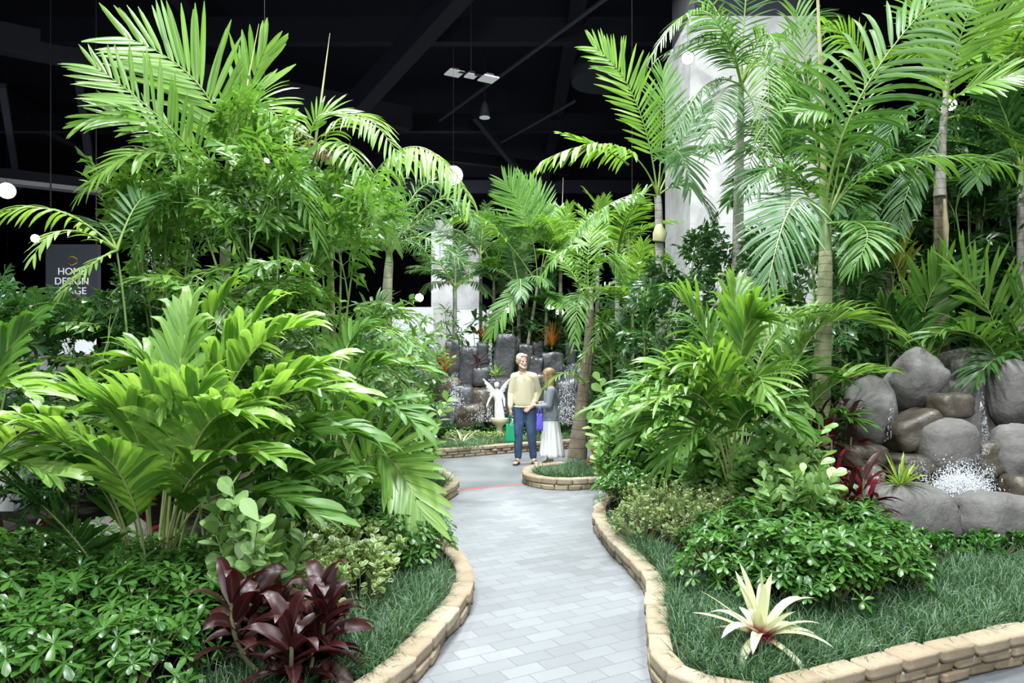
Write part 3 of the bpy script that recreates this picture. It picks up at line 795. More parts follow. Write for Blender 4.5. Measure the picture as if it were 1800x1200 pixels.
def paddle_bush(seed, h=1.2, rad=0.42, stems=9, leaf=0.155, mat='clusia'):
    """Upright shrub of thick round-ended leaves in pairs up pale stems."""
    rr = np.random.default_rng(seed); f, s = Geo(), Geo(); B, D, S_ = [], [], []
    for k in range(stems):
        a = rr.uniform(0, 6.28); q = math.sqrt(rr.random()); hh = h * rr.uniform(0.55, 1.05) * (1 - 0.25 * q)
        e = np.array([math.cos(a) * q * rad, math.sin(a) * q * rad, hh])
        main = bez([(e[0] * .3, e[1] * .3, 0), e * [0.7, 0.7, 0.5], e], 10); s.tube(main, np.linspace(0.011, 0.004, 10), 6, 0, cap=False)
        br = [main]
        for b in range(int(4 * h + 2)):
            u = rr.uniform(0.3, 0.9); p = main[int(u * 9)]; az = rr.uniform(0, 6.28); l = rr.uniform(0.15, 0.34)
            tw = bez([p, p + l * 0.5 * np.array([math.cos(az), math.sin(az), 0.7]), p + l * np.array([math.cos(az), math.sin(az), 1.3])], 7)
            s.tube(tw, np.linspace(0.005, 0.003, 7), 5, 0, cap=False); br.append(tw)
        for C in br:
            T = norm(np.gradient(C, axis=0)); m = len(C); ln = np.linalg.norm(np.diff(C, axis=0), axis=1).sum(); pairs = max(3, int(ln / 0.055)); ph = rr.uniform(0, 3)
            for j in range(pairs):
                u = 1 - j / pairs * (0.85 if C is not main else 0.75); i = min(m - 1, int(u * (m - 1)))
                p = np.array([np.interp(u, np.linspace(0, 1, m), C[:, z]) for z in range(3)])
                x = unit(np.cross(T[i], [0.5, 0.7, 0.1])); y = np.cross(T[i], x); th = ph + (j % 2) * math.pi / 2
                if j == 0: th += 0.4
                for sgn in (0, math.pi):
                    d = unit(T[i] * rr.uniform(0.45, 1.1) + x * math.cos(th + sgn) + y * math.sin(th + sgn)); B.append(p); D.append(d)
                    S_.append(unit(np.cross(d, T[i]) + rr.normal(size=3) * 0.3))
    B, D, S_ = np.array(B), np.array(D), np.array(S_); LL = leaf * rr.uniform(0.7, 1.15, len(B))
    f.blades(B, D, S_, LL, LL * 0.60, OBOV, 0.15, 0.10)
    return f.mesh('foliage', M[mat]), s.mesh('stems', M['cane'])

def leafy_shrub(seed, mat, h=1.8, rad=0.6, n=420, leaf=0.17, wid=0.36, stems=7, prof=LANCE, droop=0.5, low=0.2, smat='cane', wedge=False):
    """Tall shrub of loose leaves on upright canes."""
    rr = np.random.default_rng(seed); f, s = Geo(), Geo(); B, D = [], []
    per = n // stems // 6
    for k in range(stems):
        a = rr.uniform(0, 6.28); q = math.sqrt(rr.random()); hh = h * rr.uniform(0.6, 1.0)
        e = np.array([math.cos(a) * q * rad * 0.7, math.sin(a) * q * rad * .7, hh])
        main = bez([(e[0] * .25, e[1] * .25, 0), e * [0.6, 0.6, 0.5], e], 10); s.tube(main, np.linspace(0.013, 0.005, 10), 5, 0, cap=False)
        for b in range(6):
            u = rr.uniform(low, 1.0); p = np.array([np.interp(u, np.linspace(0, 1, 10), main[:, z]) for z in range(3)])
            az = rr.uniform(0, 6.28); l = rad * rr.uniform(0.45, 1.0); el = rr.uniform(0.1, 0.9)
            v = np.array([math.cos(az), math.sin(az), el]) * l
            tw = bez([p, p + v * 0.55, p + v * [1, 1, 0.7]], 7); s.tube(tw, np.linspace(0.004, 0.002, 7), 4, 0, cap=False)
            T = norm(np.gradient(tw, axis=0))
            for j in range(per):
                w = rr.uniform(0.25, 1.0); i = int(w * 6); th = rr.uniform(0, 6.28)
                x = unit(np.cross(T[i], UP) + 1e-3); y = np.cross(T[i], x)
                B.append(tw[i]); D.append(unit(T[i] * rr.uniform(0.3, 1.0) + x * math.cos(th) + y * 0.5 * math.sin(th)))
    B, D = np.array(B), np.array(D); LL = leaf * rr.uniform(0.6, 1.25, len(B))
    tip = None
    if wedge:
        x = rr.uniform(0.1, 0.4, len(B)); c = rr.random(len(B)) < 0.5
        tip = np.stack([np.where(c, x, -0.2), np.full(len(B), -0.05), np.where(c, -0.2, x)], 1); prof = WEDGE
    f.blades(B, D, rand_side(D, rr, 0.6), LL, LL * wid, prof, rr.uniform(0.3, 1.2, len(B)) * droop, 0.14, tip=tip)
    return f.mesh('foliage', M[mat]), s.mesh('stems', M[smat])

def bush_thing(name, label, cat, meshes, loc, rz=0.0, scale=1.0, group=None):
    t = thing(name, label, cat, loc, rz, group, scale)
    for me in meshes: link(me.name.split('.')[0], me, t)
    return t

def ti_plant(label, loc, h=0.6, n=16, leaf=0.42, wid=0.10, mat='ti', rad=1.0, seed=0, canes=3, spread=0.22, group=None, name='ti_plant', cat='plant', reddish=0.0):
    """Broad strap leaves in spirals round a few short canes, each leaf a part."""
    rr = np.random.default_rng(seed); t = thing(name, label, cat, loc, 0, group)
    for c in range(canes):
        a = rr.uniform(0, 6.28) if canes > 1 else 0; q = spread * (rr.uniform(.4, 1) if canes > 1 else 0)
        b = np.array([math.cos(a) * q, math.sin(a) * q, 0.0]); top = b + np.array([b[0] * .35, b[1] * .35, h * rr.uniform(0.45, 1.0)])
        g = Geo(); g.tube(bez([b * 0.4, (b + top) / 2, top], 7), np.linspace(0.014, 0.010, 7), 6); g.obj('cane', M['twig'], t)
        k = n // canes
        for j in range(k):
            u = 1 - 0.62 * j / k; p = b + (top - b) * u; th = j * 2.4 + rr.normal() * .25; el = (1.25 - 1.15 * j / k) + rr.normal() * .15
            d = np.array([math.cos(th) * math.cos(el), math.sin(th) * math.cos(el), math.sin(el)])
            ll = leaf * rr.uniform(0.75, 1.1); g = Geo()
            g.blades([p], [d], [unit(np.cross(d, UP + 0.2 * rr.normal(size=3)))], ll, wid * rr.uniform(.85, 1.15), LANCE[[0, 1, 2, 3, 3, 4, 5, 6]], [0.9 + rr.uniform(0, 0.7)], 0.35, power=1.6, twist=rr.normal() * 0.35)
            g.obj('leaf', M['ti_red'] if rr.random() < reddish else M[mat], t)
    return t

def rosette(label, loc, n=16, leaf=0.35, wid=0.05, mat='brom', seed=0, el=(0.15, 1.35), droop=0.8, group=None, name='bromeliad', base_h=0.05, az=None, fold=0.3, cat='bromeliad'):
    """Strap leaves from one heart, each leaf a part."""
    rr = np.random.default_rng(seed); t = thing(name, label, cat, loc, 0, group)
    g = Geo(); g.tube([(0, 0, -0.02), (0, 0, base_h * 0.6), (0, 0, base_h)], [wid * .7, wid * .7, wid * .35], 8); g.obj('heart', M[mat], t)
    for j in range(n):
        th = j * 2.39996 + rr.normal() * 0.2; e = el[1] + (el[0] - el[1]) * (j / max(1, n - 1)) + rr.normal() * .08
        d = np.array([math.cos(th) * math.cos(e), math.sin(th) * math.cos(e), math.sin(e)])
        g = Geo(); g.blades([np.array([d[0] * wid * .3, d[1] * wid * .3, base_h * 0.7])], [d], [unit(np.cross(d, UP))], leaf * rr.uniform(.8, 1.1), wid * rr.uniform(.8, 1.15), STRAP[[0, 1, 1, 2, 2, 3, 4, 5, 6]], [droop * rr.uniform(.3, 1.5)], fold, power=1.5, twist=rr.normal() * .2)
        g.obj('leaf', M[mat], t)
    return t

# ---- palms -----------------------------------------------------------------------------------------
def pool(kind, seeds, **kw):
    """Frond meshes grown from the origin along +X, by steepness: up, out, down."""
    out = {}
    for st, (e0, e1, hz) in {'up': (78, 48, 0.0), 'out': (55, -8, 0.0), 'down': (35, -48, 0.0)}.items():
        out[st] = []
        for s in range(seeds):
            rr = random.Random(s * 31 + len(st))
            a, b = (e0 + rr.uniform(-8, 8)) * DEG, (e1 + rr.uniform(-14, 14)) * DEG
            pts = [np.zeros(3)]; sw = rr.uniform(-.25, .25)
            for i in range(5):
                u = (i + .5) / 5; e = a + (b - a) * u
                pts.append(pts[-1] + 0.2 * np.array([math.cos(e) * math.cos(sw * u), math.cos(e) * math.sin(sw * u), math.sin(e)]))
            g, rib = frond_geo(pts, seed=s, **{k: v for k, v in kw.items() if k != 'mats2'})
            out[st].append((g.mesh('frond', kw['mats2'][0]), rib.mesh('midrib', kw['mats2'][1])))
    return out

def pool_fish(seeds, mats, **kw):
    out = {}
    for st, (e0, e1) in {'up': (80, 40), 'out': (55, -5), 'down': (30, -40)}.items():
        out[st] = []
        for s in range(seeds):
            rr = random.Random(s * 17 + len(st)); a, b = (e0 + rr.uniform(-8, 8)) * DEG, (e1 + rr.uniform(-12, 12)) * DEG
            pts = [np.zeros(3)]
            for i in range(4):
                e = a + (b - a) * (i + .5) / 4; pts.append(pts[-1] + 0.25 * np.array([math.cos(e), 0.1 * rr.uniform(-1, 1), math.sin(e)]))
            out[st].append(fishtail_geo(pts, seed=s + 100, **kw).mesh('frond', mats))
    return out

def crown(t, pl, c, n=9, length=1.5, rng=R, tilt=0.0, mix=('up', 'out', 'out', 'down'), az0=None, names='frond'):
    """Fronds round a crown at c (in the plant's own space)."""
    a0 = rng.uniform(0, 6.28) if az0 is None else az0
    for i in range(n):
        st = mix[i % len(mix)]
        leaf, rib = rng.choice(pl[st])
        fo = link(names, leaf, t, c, (0, 0, a0 + i * 2.39996 + rng.uniform(-.25, .25)), length * rng.uniform(.82, 1.12))
        link('midrib', rib, fo)

def trunk_part(t, pts, r, mat, name='trunk', sides=10):
    g = Geo(); C = bez(pts, 18); g.tube(C, np.interp(np.linspace(0, 1, 18), np.linspace(0, 1, len(r)), r), sides)
    return g.obj(name, mat, t)

def hero(t, tl, b, m, e, mat='palm', rib='rachis', name='frond', **kw):
    """A frond whose midrib runs through three points in the hall; t sits at tl."""
    o = np.array(tuple(tl))
    g, rb = frond_geo([np.array(tuple(p)) - o for p in (b, m, e)], **kw)
    fo = g.obj(name, M[mat], t)
    rb.obj('midrib' if name == 'frond' else 'stalk', M[rib], fo)
    return fo

def spear(t, tl, a, b, r=0.02):
    g = Geo(); o = Vector(tl); g.tube([a - o, a.lerp(b, .3) - o, a.lerp(b, .7) - o, b - o], [r, r * .8, r * .5, r * .15], 6)
    return g.obj('spear_leaf', M['spear'], t)
# ---------------------------------------------------------------- the planting left of the path
S0 = SOILZ
def gp(px, d, z=None):
    return Vector(((px - CX) / F * d, d, S0 if z is None else z))

# tall palm at the back left with the two great upright fronds
base = gp(372, 7.9); cr = at(398, 340, 7.6)
t = thing('feather_palm', 'tallest left palm with two great upright comb-like lime fronds against the dark ceiling', 'palm tree', base)
trunk_part(t, [(0, 0, 0), (cr - base) * 0.5 + Vector((.03, 0, 0)), cr - base], [0.075, 0.06, 0.05], M['trunk_pale'])
H = lambda *a, **k: hero(t, base, *a, **k)
fr = lambda px, py, d: at(px, py, d)
face = (0.1, -1, 0.35)
H(cr, fr(366, 172, 7.4), fr(222, 66, 7.2), mat='palm_bright', n=24, L=0.86, W=0.062, a0=52, a1=32, up=face, droop=0.10, vee=8, lens=(0.55, 1.0, 0.5), pet=0.22, jit=4, prof=WIDE, seed=1, r=0.014)
H(cr, fr(292, 218, 7.0), fr(168, 118, 6.8), mat='palm_bright', n=24, L=0.62, W=0.044, a0=58, a1=26, up=(0, -1, 0.5), droop=0.15, vee=6, pet=0.22, jit=4, seed=2, r=0.013)
H(cr, fr(272, 268, 6.8), fr(146, 338, 6.5), mat='palm_bright', n=22, L=0.45, W=0.05, a0=62, a1=30, up=(0.1, -0.5, 1), droop=0.7, vee=4, prof=WIDE, seed=3)
H(cr, fr(265, 222, 7.1), fr(148, 215, 6.9), mat='palm_bright', n=20, L=0.5, W=0.05, a0=55, a1=24, up=(0, -0.8, 0.6), droop=0.3, vee=4, prof=WIDE, seed=4, pet=.2)
H(cr, fr(428, 196, 7.2), fr(512, 226, 6.9), mat='palm_bright', n=22, L=0.55, W=0.05, a0=66, a1=30, up=(0, -0.8, 0.6), droop=0.55, vee=2, prof=WIDE, seed=5)
H(cr, fr(425, 205, 7.8), fr(462, 95, 7.8), mat='palm_bright', n=13, L=0.75, W=0.075, a0=34, a1=16, up=(0, -1, 0.2), droop=0.08, vee=4, prof=WIDE, seed=6, pet=.30, gap=0.15)
H(cr, fr(480, 290, 6.9), fr(560, 420, 6.6), mat='palm', n=20, L=0.5, W=0.05, a0=60, a1=30, droop=0.7, vee=0, seed=7)
H(cr, fr(300, 340, 6.9), fr(235, 470, 6.6), mat='palm', n=20, L=0.48, W=0.05, a0=60, a1=30, droop=0.8, vee=0, seed=8)
spear(t, base, cr, at(455, 42, 7.8), 0.018)

# palm with the withered flower strands and fronds arching right
base = gp(585, 8.6); cr = at(548, 300, 8.0)
t = thing('feather_palm', 'left palm with a withered brown flower spray and yellow-green fronds drooping right', 'palm tree', base)
trunk_part(t, [(0, 0, 0), at(578, 420, 8.3) - base, cr - base], [0.05, 0.035, 0.03], M['trunk_green'])
H(cr, fr(612, 203, 7.6), fr(694, 262, 7.3), mat='palm_bright', n=24, L=0.50, W=0.036, a0=70, a1=34, up=(0, -0.4, 1), droop=1.2, vee=-6, seed=11)
H(fr(630, 350, 7.8), fr(728, 258, 7.5), fr(826, 352, 7.3), mat='lime', n=30, L=0.56, W=0.040, a0=72, a1=40, up=(0, -0.3, 1), droop=2.2, vee=-16, seed=12, lens=(0.7, 1.0, 0.5))
H(cr, fr(600, 250, 7.4), fr(645, 330, 7.1), mat='palm_bright', n=20, L=0.45, W=0.036, a0=66, a1=30, droop=1.4, vee=-8, seed=13)
H(cr, fr(495, 228, 7.6), fr(430, 300, 7.3), mat='palm_bright', n=22, L=0.48, W=0.038, a0=66, a1=30, droop=1.0, vee=-4, seed=14)
H(cr, fr(560, 205, 7.9), fr(640, 215, 8.1), mat='palm_bright', n=20, L=0.42, W=0.036, a0=50, a1=20, up=(0, -0.7, 0.7), droop=0.3, vee=4, seed=15, pet=.3)
H(cr, fr(520, 330, 7.6), fr(500, 450, 7.3), mat='palm', n=20, L=0.45, W=0.04, a0=60, a1=30, droop=0.9, seed=16)
H(cr, fr(640, 340, 8.0), fr(690, 430, 7.9), mat='palm', n=20, L=0.45, W=0.04, a0=60, a1=30, droop=0.9, seed=17)
H(fr(548, 290, 7.7), fr(530, 232, 7.5), fr(478, 232, 7.4), mat='dead', rib='husk', n=26, L=0.24, W=0.012, a0=60, a1=30, droop=3.0, vee=-10, seed=18, prof=FINE, name='flower_spray')
H(fr(548, 290, 7.6), fr(568, 262, 7.4), fr(600, 300, 7.3), mat='dead', rib='husk', n=30, L=0.26, W=0.012, a0=60, a1=30, droop=3.0, vee=-10, seed=19, prof=FINE, name='flower_spray')
spear(t, base, cr, at(580, 58, 8.0), 0.02)

# the fishtail canes
FISH = pool_fish(6, [M['fish'], M['cane']], L=0.42, leaf=0.185, n=6, wr=(0.22, 0.36))
FISH_D = pool_fish(5, [M['fish_dark'], M['cane']], L=0.42, leaf=0.165, n=6)
def fishtail(label, px, d, canes, length=0.8, pl=FISH, per=5, zlow=0.25, seed=0, group=None):
    """Clump of canes; each cane (px, py at its top, lean) carries fishtail leaves all the way up."""
    rg = random.Random(seed); base = gp(px, d); t = thing('fishtail_palm', label, 'palm tree', base, 0, group)
    for (tx, ty, dd) in canes:
        top = at(tx, ty, d + dd) - base; foot = Vector((rg.uniform(-.12, .12), rg.uniform(-.12, .12), 0))
        mid = foot.lerp(top, 0.55) + Vector((-top.x * 0.12, 0, 0))
        C = bez([foot, mid, top], 14); g = Geo(); g.tube(C, np.linspace(0.022, 0.009, 14), 6); g.obj('cane', M['cane'], t)
        for i in range(per):
            u = zlow + (1 - zlow) * (i / (per - 1)); p = Vector([np.interp(u, np.linspace(0, 1, 14), C[:, k]) for k in range(3)])
            st = 'up' if i >= per - 2 else rg.choice(('out', 'out', 'down'))
            link('frond', rg.choice(pl[st]), t, p, (0, 0, rg.uniform(0, 6.28)), length * rg.uniform(.8, 1.15))
        link('frond', rg.choice(pl['up']), t, top, (0, 0, rg.uniform(0, 6.28)), length * 0.9)
    return t
fishtail('fishtail palm clump with pale green canes in front of the tallest left palm', 470, 6.7, [(425, 335, 0.1), (395, 300, .4), (490, 380, -.1), (350, 380, .2), (440, 440, -.3)], 0.85, seed=1, per=6)
fishtail('fishtail palm clump below the withered flower spray', 575, 7.3, [(560, 400, 0), (600, 420, .3), (620, 470, -.2), (530, 450, -.1)], 0.8, seed=2, per=6)
fishtail('fishtail palm clump left of centre under the drooping lobed frond', 300, 7.2, [(290, 420, .1), (330, 440, -.2), (250, 470, .2), (235, 430, .3)], 0.85, seed=3, per=6)
fishtail('dark fishtail palm in front of the white booth wall, below the stage sign', 110, 7.0, [(60, 610, 0), (130, 615, .2), (190, 600, -.1), (20, 600, .1)], 0.6, FISH_D, seed=4, per=6, zlow=.15)
fishtail('dark fishtail palm behind the grey boulder among the left foliage', 225, 7.6, [(200, 610, 0), (250, 580, .2), (275, 540, 0)], 0.65, FISH_D, seed=5, per=6, zlow=.15)
fishtail('dark fishtail palm at the far left edge below the white booth wall', -30, 6.4, [(-40, 600, 0), (20, 640, .2)], 0.6, FISH_D, seed=6, per=5, zlow=.15)

# fronds entering from the left edge
base = gp(210, 6.4); cr = at(205, 440, 6.2)
t = thing('feather_palm', 'palm with sparse narrow fronds arching left across the stage sign', 'palm tree', base)
trunk_part(t, [(0, 0, 0), (cr - base) * .5 + Vector((.05, .1, 0)), cr - base], [0.014, 0.012, 0.008], M['cane'])
H(cr, fr(90, 368, 6.0), fr(-35, 392, 5.8), mat='lime', n=16, L=0.40, W=0.032, a0=60, a1=28, droop=1.4, vee=0, seed=21)
H(cr, fr(120, 405, 5.7), fr(62, 445, 5.4), mat='lime', n=9, L=0.30, W=0.032, a0=45, a1=22, droop=0.9, vee=0, seed=22)
H(cr, fr(240, 360, 6.4), fr(270, 350, 6.6), mat='palm_dark', n=14, L=0.32, W=0.034, a0=55, a1=22, droop=0.3, up=(0, -1, .3), seed=23)
H(cr, fr(180, 395, 6.6), fr(150, 400, 6.9), mat='palm_dark', n=14, L=0.32, W=0.034, a0=55, a1=22, droop=0.5, seed=24)
H(cr, fr(155, 470, 5.9), fr(105, 525, 5.7), mat='lime', n=10, L=0.26, W=0.035, a0=45, a1=22, droop=0.8, seed=25)

# foxtail palm with the grey trunk
FOX = pool('fox', 4, n=46, L=0.20, W=0.016, a0=62, a1=40, droop=0.7, vee=0, plum=75, prof=FINE, pet=0.1, jit=9, r=0.012, lens=(0.7, 1, .7), mats2=[M['palm_blue'], M['rachis_pale']])
base = gp(676, 10.2); cr = at(684, 462, 10.0)
t = thing('foxtail_palm', 'slim grey-trunked palm with bushy bottlebrush fronds, left of the far white column', 'palm tree', base)
trunk_part(t, [(0, 0, 0), at(678, 600, 10.1) - base, cr - base], [0.10, 0.085, 0.062], M['trunk_pale'])
trunk_part(t, [cr - base, cr - base + Vector((0.0, 0, .25))], [0.06, 0.035], M['crownshaft'], 'crownshaft')
crown(t, FOX, cr - base + Vector((0, 0, .2)), 13, 1.35, random.Random(3), mix=('out', 'down', 'out', 'up'))
H(cr + Vector((0, 0, .1)), fr(745, 418, 9.6), fr(830, 480, 9.4), mat='palm_blue', rib='rachis_pale', n=50, L=0.27, W=0.018, a0=60, a1=40, droop=0.9, vee=0, plum=70, prof=FINE, pet=.2, seed=31)
H(cr + Vector((0, 0, .1)), fr(770, 352, 9.9), fr(836, 395, 9.8), mat='palm_blue', rib='rachis_pale', n=54, L=0.30, W=0.018, a0=60, a1=40, droop=0.9, vee=0, plum=70, prof=FINE, pet=.2, seed=32)
H(cr + Vector((0, 0, .1)), fr(735, 335, 10), fr(800, 330, 10.2), mat='palm_blue', rib='rachis_pale', n=50, L=0.28, W=0.018, a0=60, a1=40, droop=0.9, vee=0, plum=70, prof=FINE, pet=.2, seed=33)
H(cr + Vector((0, 0, .1)), fr(620, 390, 9.7), fr(560, 440, 9.5), mat='palm_blue', rib='rachis_pale', n=46, L=0.26, W=0.018, a0=60, a1=40, droop=0.9, plum=70, prof=FINE, pet=.2, seed=34)

# front clump of broad lime fronds
base = gp(282, 4.85); t = thing('cat_palm', 'big bright lime palm clump fanning over the left foreground', 'palm', base)
def cat(px0, py0, d0, m, e, mat='lime', **kw):
    k = dict(n=14, L=0.35, W=0.074, a0=52, a1=24, droop=1.1, vee=22, prof=WIDE, pet=0.35, r=0.010, jit=8, lens=(0.75, 1.0, 0.7), fold=0.18, rib='rachis_pale', power=2.2)
    k.update(kw)
    k['L'] *= 1.2; k['n'] = int(k['n'] * 1.15)
    return hero(t, base, at(px0, py0, d0), at(*m), at(*e), mat, **k)
cat(290, 1050, 4.85, (368, 790, 4.75), (560, 640, 4.65), L=.38, n=17, pet=.42, seed=41)
cat(300, 1050, 4.85, (400, 760, 4.6), (600, 690, 4.4), L=.36, n=16, pet=.42, seed=42)
cat(288, 1052, 4.9, (345, 740, 4.95), (465, 545, 4.95), L=.36, pet=.45, seed=43)
cat(270, 1050, 4.9, (300, 760, 4.9), (330, 560, 5.0), L=.34, n=13, a0=32, a1=14, up=(0, -1, .2), pet=.5, seed=44)
cat(262, 1050, 4.85, (235, 800, 4.65), (120, 690, 4.45), L=.36, pet=.42, seed=45)
cat(240, 1085, 4.75, (190, 860, 4.4), (30, 745, 4.15), L=.38, n=16, pet=.42, seed=46)
cat(200, 1070, 4.8, (138, 955, 4.45), (20, 845, 4.2), mat='palm_dark', L=.40, W=.04, n=24, a0=58, pet=.35, vee=4, droop=.2, seed=47)
cat(285, 1060, 4.75, (330, 850, 4.35), (470, 800, 4.1), L=.33, mat='palm_bright', pet=.42, seed=48)
cat(290, 1058, 4.8, (360, 880, 4.5), (560, 905, 4.2), L=.34, mat='palm', pet=.40, seed=49, droop=.8)
cat(255, 1052, 4.8, (258, 850, 4.45), (215, 720, 4.2), L=.36, n=13, pet=.5, seed=50, mat='palm_bright')
cat(280, 1056, 4.75, (300, 830, 4.4), (345, 690, 4.2), L=.36, n=13, pet=.5, seed=51)
cat(350, 1050, 4.9, (430, 820, 4.75), (540, 760, 4.6), L=.34, mat='palm', pet=.45, seed=52)
cat(380, 1053, 4.85, (350, 880, 4.8), (355, 740, 4.8), L=.36, n=12, mat='palm_bright', pet=.5, seed=53)
cat(240, 1090, 4.7, (205, 905, 4.5), (120, 820, 4.3), L=.34, mat='palm', pet=.42, seed=54)
cat(300, 1050, 4.9, (395, 700, 4.9), (520, 575, 4.8), L=.34, pet=.46, seed=55)
cat(288, 1052, 4.95, (320, 720, 5.2), (395, 520, 5.3), L=.34, pet=.46, seed=56, mat='palm_bright')
cat(260, 1060, 4.7, (240, 900, 4.2), (180, 800, 3.9), L=.30, mat='palm_bright', pet=.5, seed=57, n=12)
cat(300, 1060, 4.8, (420, 900, 4.75), (600, 830, 4.6), L=.34, mat='palm', pet=.40, seed=58)

cat(300, 1050, 4.95, (430, 740, 4.95), (560, 660, 4.9), L=.36, seed=141, pet=.42)
cat(290, 1052, 4.95, (380, 690, 5.1), (440, 600, 5.2), L=.36, seed=142, pet=.45)
cat(280, 1052, 4.95, (285, 720, 5.0), (230, 640, 5.0), L=.34, seed=143, pet=.45, mat='palm_bright')
cat(262, 1055, 4.85, (200, 830, 4.7), (70, 800, 4.5), L=.36, seed=144, pet=.42)
cat(285, 1056, 4.7, (340, 790, 4.4), (430, 730, 4.2), L=.36, seed=145, pet=.46)
cat(270, 1056, 4.75, (262, 800, 4.5), (280, 700, 4.3), L=.38, n=14, a0=36, seed=146, pet=.46, up=(0, -1, .4))
cat(310, 1050, 5.0, (470, 800, 5.0), (640, 770, 4.9), L=.36, seed=147, pet=.42, mat='palm')
base = gp(-70, 4.6); t = thing('cat_palm', 'lime palm clump cut off by the left edge, with one upright blade', 'palm', base)
cat(-70, 1050, 4.6, (-20, 820, 4.5), (150, 720, 4.3), L=.34, pet=.4, seed=61)
cat(-70, 1050, 4.6, (-45, 760, 4.5), (40, 580, 4.4), L=.32, n=10, a0=24, a1=10, up=(0, -1, .2), pet=.5, seed=62, mat='palm')
cat(-75, 1050, 4.6, (-60, 840, 4.4), (90, 830, 4.1), L=.34, pet=.4, seed=63)
cat(-80, 1050, 4.7, (-60, 740, 4.8), (60, 690, 4.7), L=.34, pet=.4, seed=64)

base = gp(590, 6.0); t = thing('cat_palm', 'palm clump whose pleated fan frond hangs over the path edge on the left', 'palm', base)
cat(600, 960, 6.0, (655, 800, 5.9), (742, 900, 5.5), L=.44, W=.075, n=16, a0=66, a1=18, up=(0, -1, .5), droop=.25, vee=4, pet=.3, seed=71, jit=3, mat='lime')
cat(590, 960, 6.0, (600, 720, 6.0), (670, 640, 6.0), L=.36, mat='palm', pet=.4, seed=72)
cat(585, 960, 6.0, (560, 740, 6.0), (500, 690, 5.9), L=.34, mat='palm', pet=.4, seed=73)
cat(590, 960, 6.0, (635, 740, 5.8), (730, 745, 5.5), L=.32, mat='palm', pet=.4, seed=74)
cat(580, 960, 6.1, (590, 680, 6.4), (640, 580, 6.6), L=.34, mat='palm', W=.05, n=18, pet=.4, seed=75)
cat(588, 960, 6.0, (560, 820, 5.7), (520, 800, 5.5), L=.32, mat='palm_dark', pet=.4, seed=76)

base = gp(640, 8.3); t = thing('cat_palm', 'palm clump with a yellowing leaflet in front of the slim grey trunk', 'palm', base)
cat(640, 880, 8.3, (650, 680, 8.2), (745, 650, 8.0), L=.42, mat='palm', pet=.4, seed=81, n=18, W=.045)
cat(640, 880, 8.3, (640, 670, 8.3), (600, 575, 8.3), L=.42, mat='palm', pet=.4, seed=82, n=18, W=.045)
cat(640, 880, 8.3, (620, 690, 8.2), (545, 640, 8.0), L=.42, mat='palm', pet=.4, seed=83, n=18, W=.045)
cat(640, 880, 8.3, (655, 690, 8.5), (700, 600, 8.7), L=.42, mat='palm_blue', pet=.4, seed=84, n=18, W=.045)
cat(640, 880, 8.3, (645, 640, 8.4), (665, 545, 8.5), L=.42, mat='palm_blue', pet=.45, seed=85, n=16, W=.045)
cat(640, 880, 8.3, (668, 700, 8.1), (722, 630, 7.9), L=.14, mat='yellow_frond', pet=.8, seed=86, n=5, W=.05)

# shrubs of the left bed
UMB = [umbrella_bush(k) for k in range(5)]
COV = [small_leaf_bush(40 + k, M['cover'], h=0.24, rad=0.24, n=330, leaf=0.052, wid=.5) for k in range(4)]
VAR = [small_leaf_bush(20 + k, M['varieg'], h=0.42, rad=0.27, n=560, leaf=0.046, wid=0.75, prof=OBOV[[0, 2, 3, 5, 6]]) for k in range(4)]
VAR_S = [small_leaf_bush(30 + k, M['varieg'], h=0.42, rad=0.30, n=800, leaf=0.030, wid=0.7, prof=OBOV[[0, 2, 3, 5, 6]]) for k in range(3)]
PAD = [paddle_bush(k, 1.25, 0.40, 9) for k in range(4)]
PADL = [paddle_bush(10 + k, 0.62, 0.34, 5) for k in range(2)]
PADO = [paddle_bush(15, 0.86, 0.34, 4, 0.135, 'clusia_lt'), paddle_bush(16, 1.15, 0.40, 8, 0.15, 'clusia_lt')]
DARK = [leafy_shrub(50 + k, 'broad', 1.9, 0.62, 640, 0.17, .34, 8) for k in range(3)]
DARKF = [leafy_shrub(60 + k, 'fish_dark', 1.9, 0.62, 560, 0.19, .42, 8, wedge=True) for k in range(3)]
LIGHT = [leafy_shrub(70 + k, 'broad_light', 1.7, 0.6, 760, 0.13, .34, 9, smat='twig') for k in range(3)]
FINEG = [leafy_shrub(80 + k, 'palm', 1.9, 0.6, 900, 0.19, .13, 9, prof=LANCE, droop=.8) for k in range(3)]

def scatter(lib, name, label, cat_, group, spots, sc=(0.85, 1.15), seed=0):
    rg = random.Random(seed); out = []
    for (x, y) in spots:
        out.append(bush_thing(name, label, cat_, rg.choice(lib), (x, y, S0 - 0.01), rg.uniform(0, 6.28), rg.uniform(*sc), group))
    return out

def inside(x, y, poly):
    c = False; n = len(poly)
    for i in range(n):
        (x1, y1), (x2, y2) = poly[i], poly[(i + 1) % n]
        if (y1 > y) != (y2 > y) and x < (x2 - x1) * (y - y1) / (y2 - y1) + x1: c = not c
    return c

def fill(poly, step, seed=0, jit=0.3):
    rg = random.Random(seed); xs = [p[0] for p in poly]; ys = [p[1] for p in poly]; out = []
    y = min(ys); r = 0
    while y <= max(ys):
        x = min(xs) + (step / 2 if r % 2 else 0)
        while x <= max(xs):
            px, py = x + rg.uniform(-jit, jit) * step, y + rg.uniform(-jit, jit) * step
            if inside(px, py, poly): out.append((px, py))
            x += step
        y += step * 0.87; r += 1
    return out

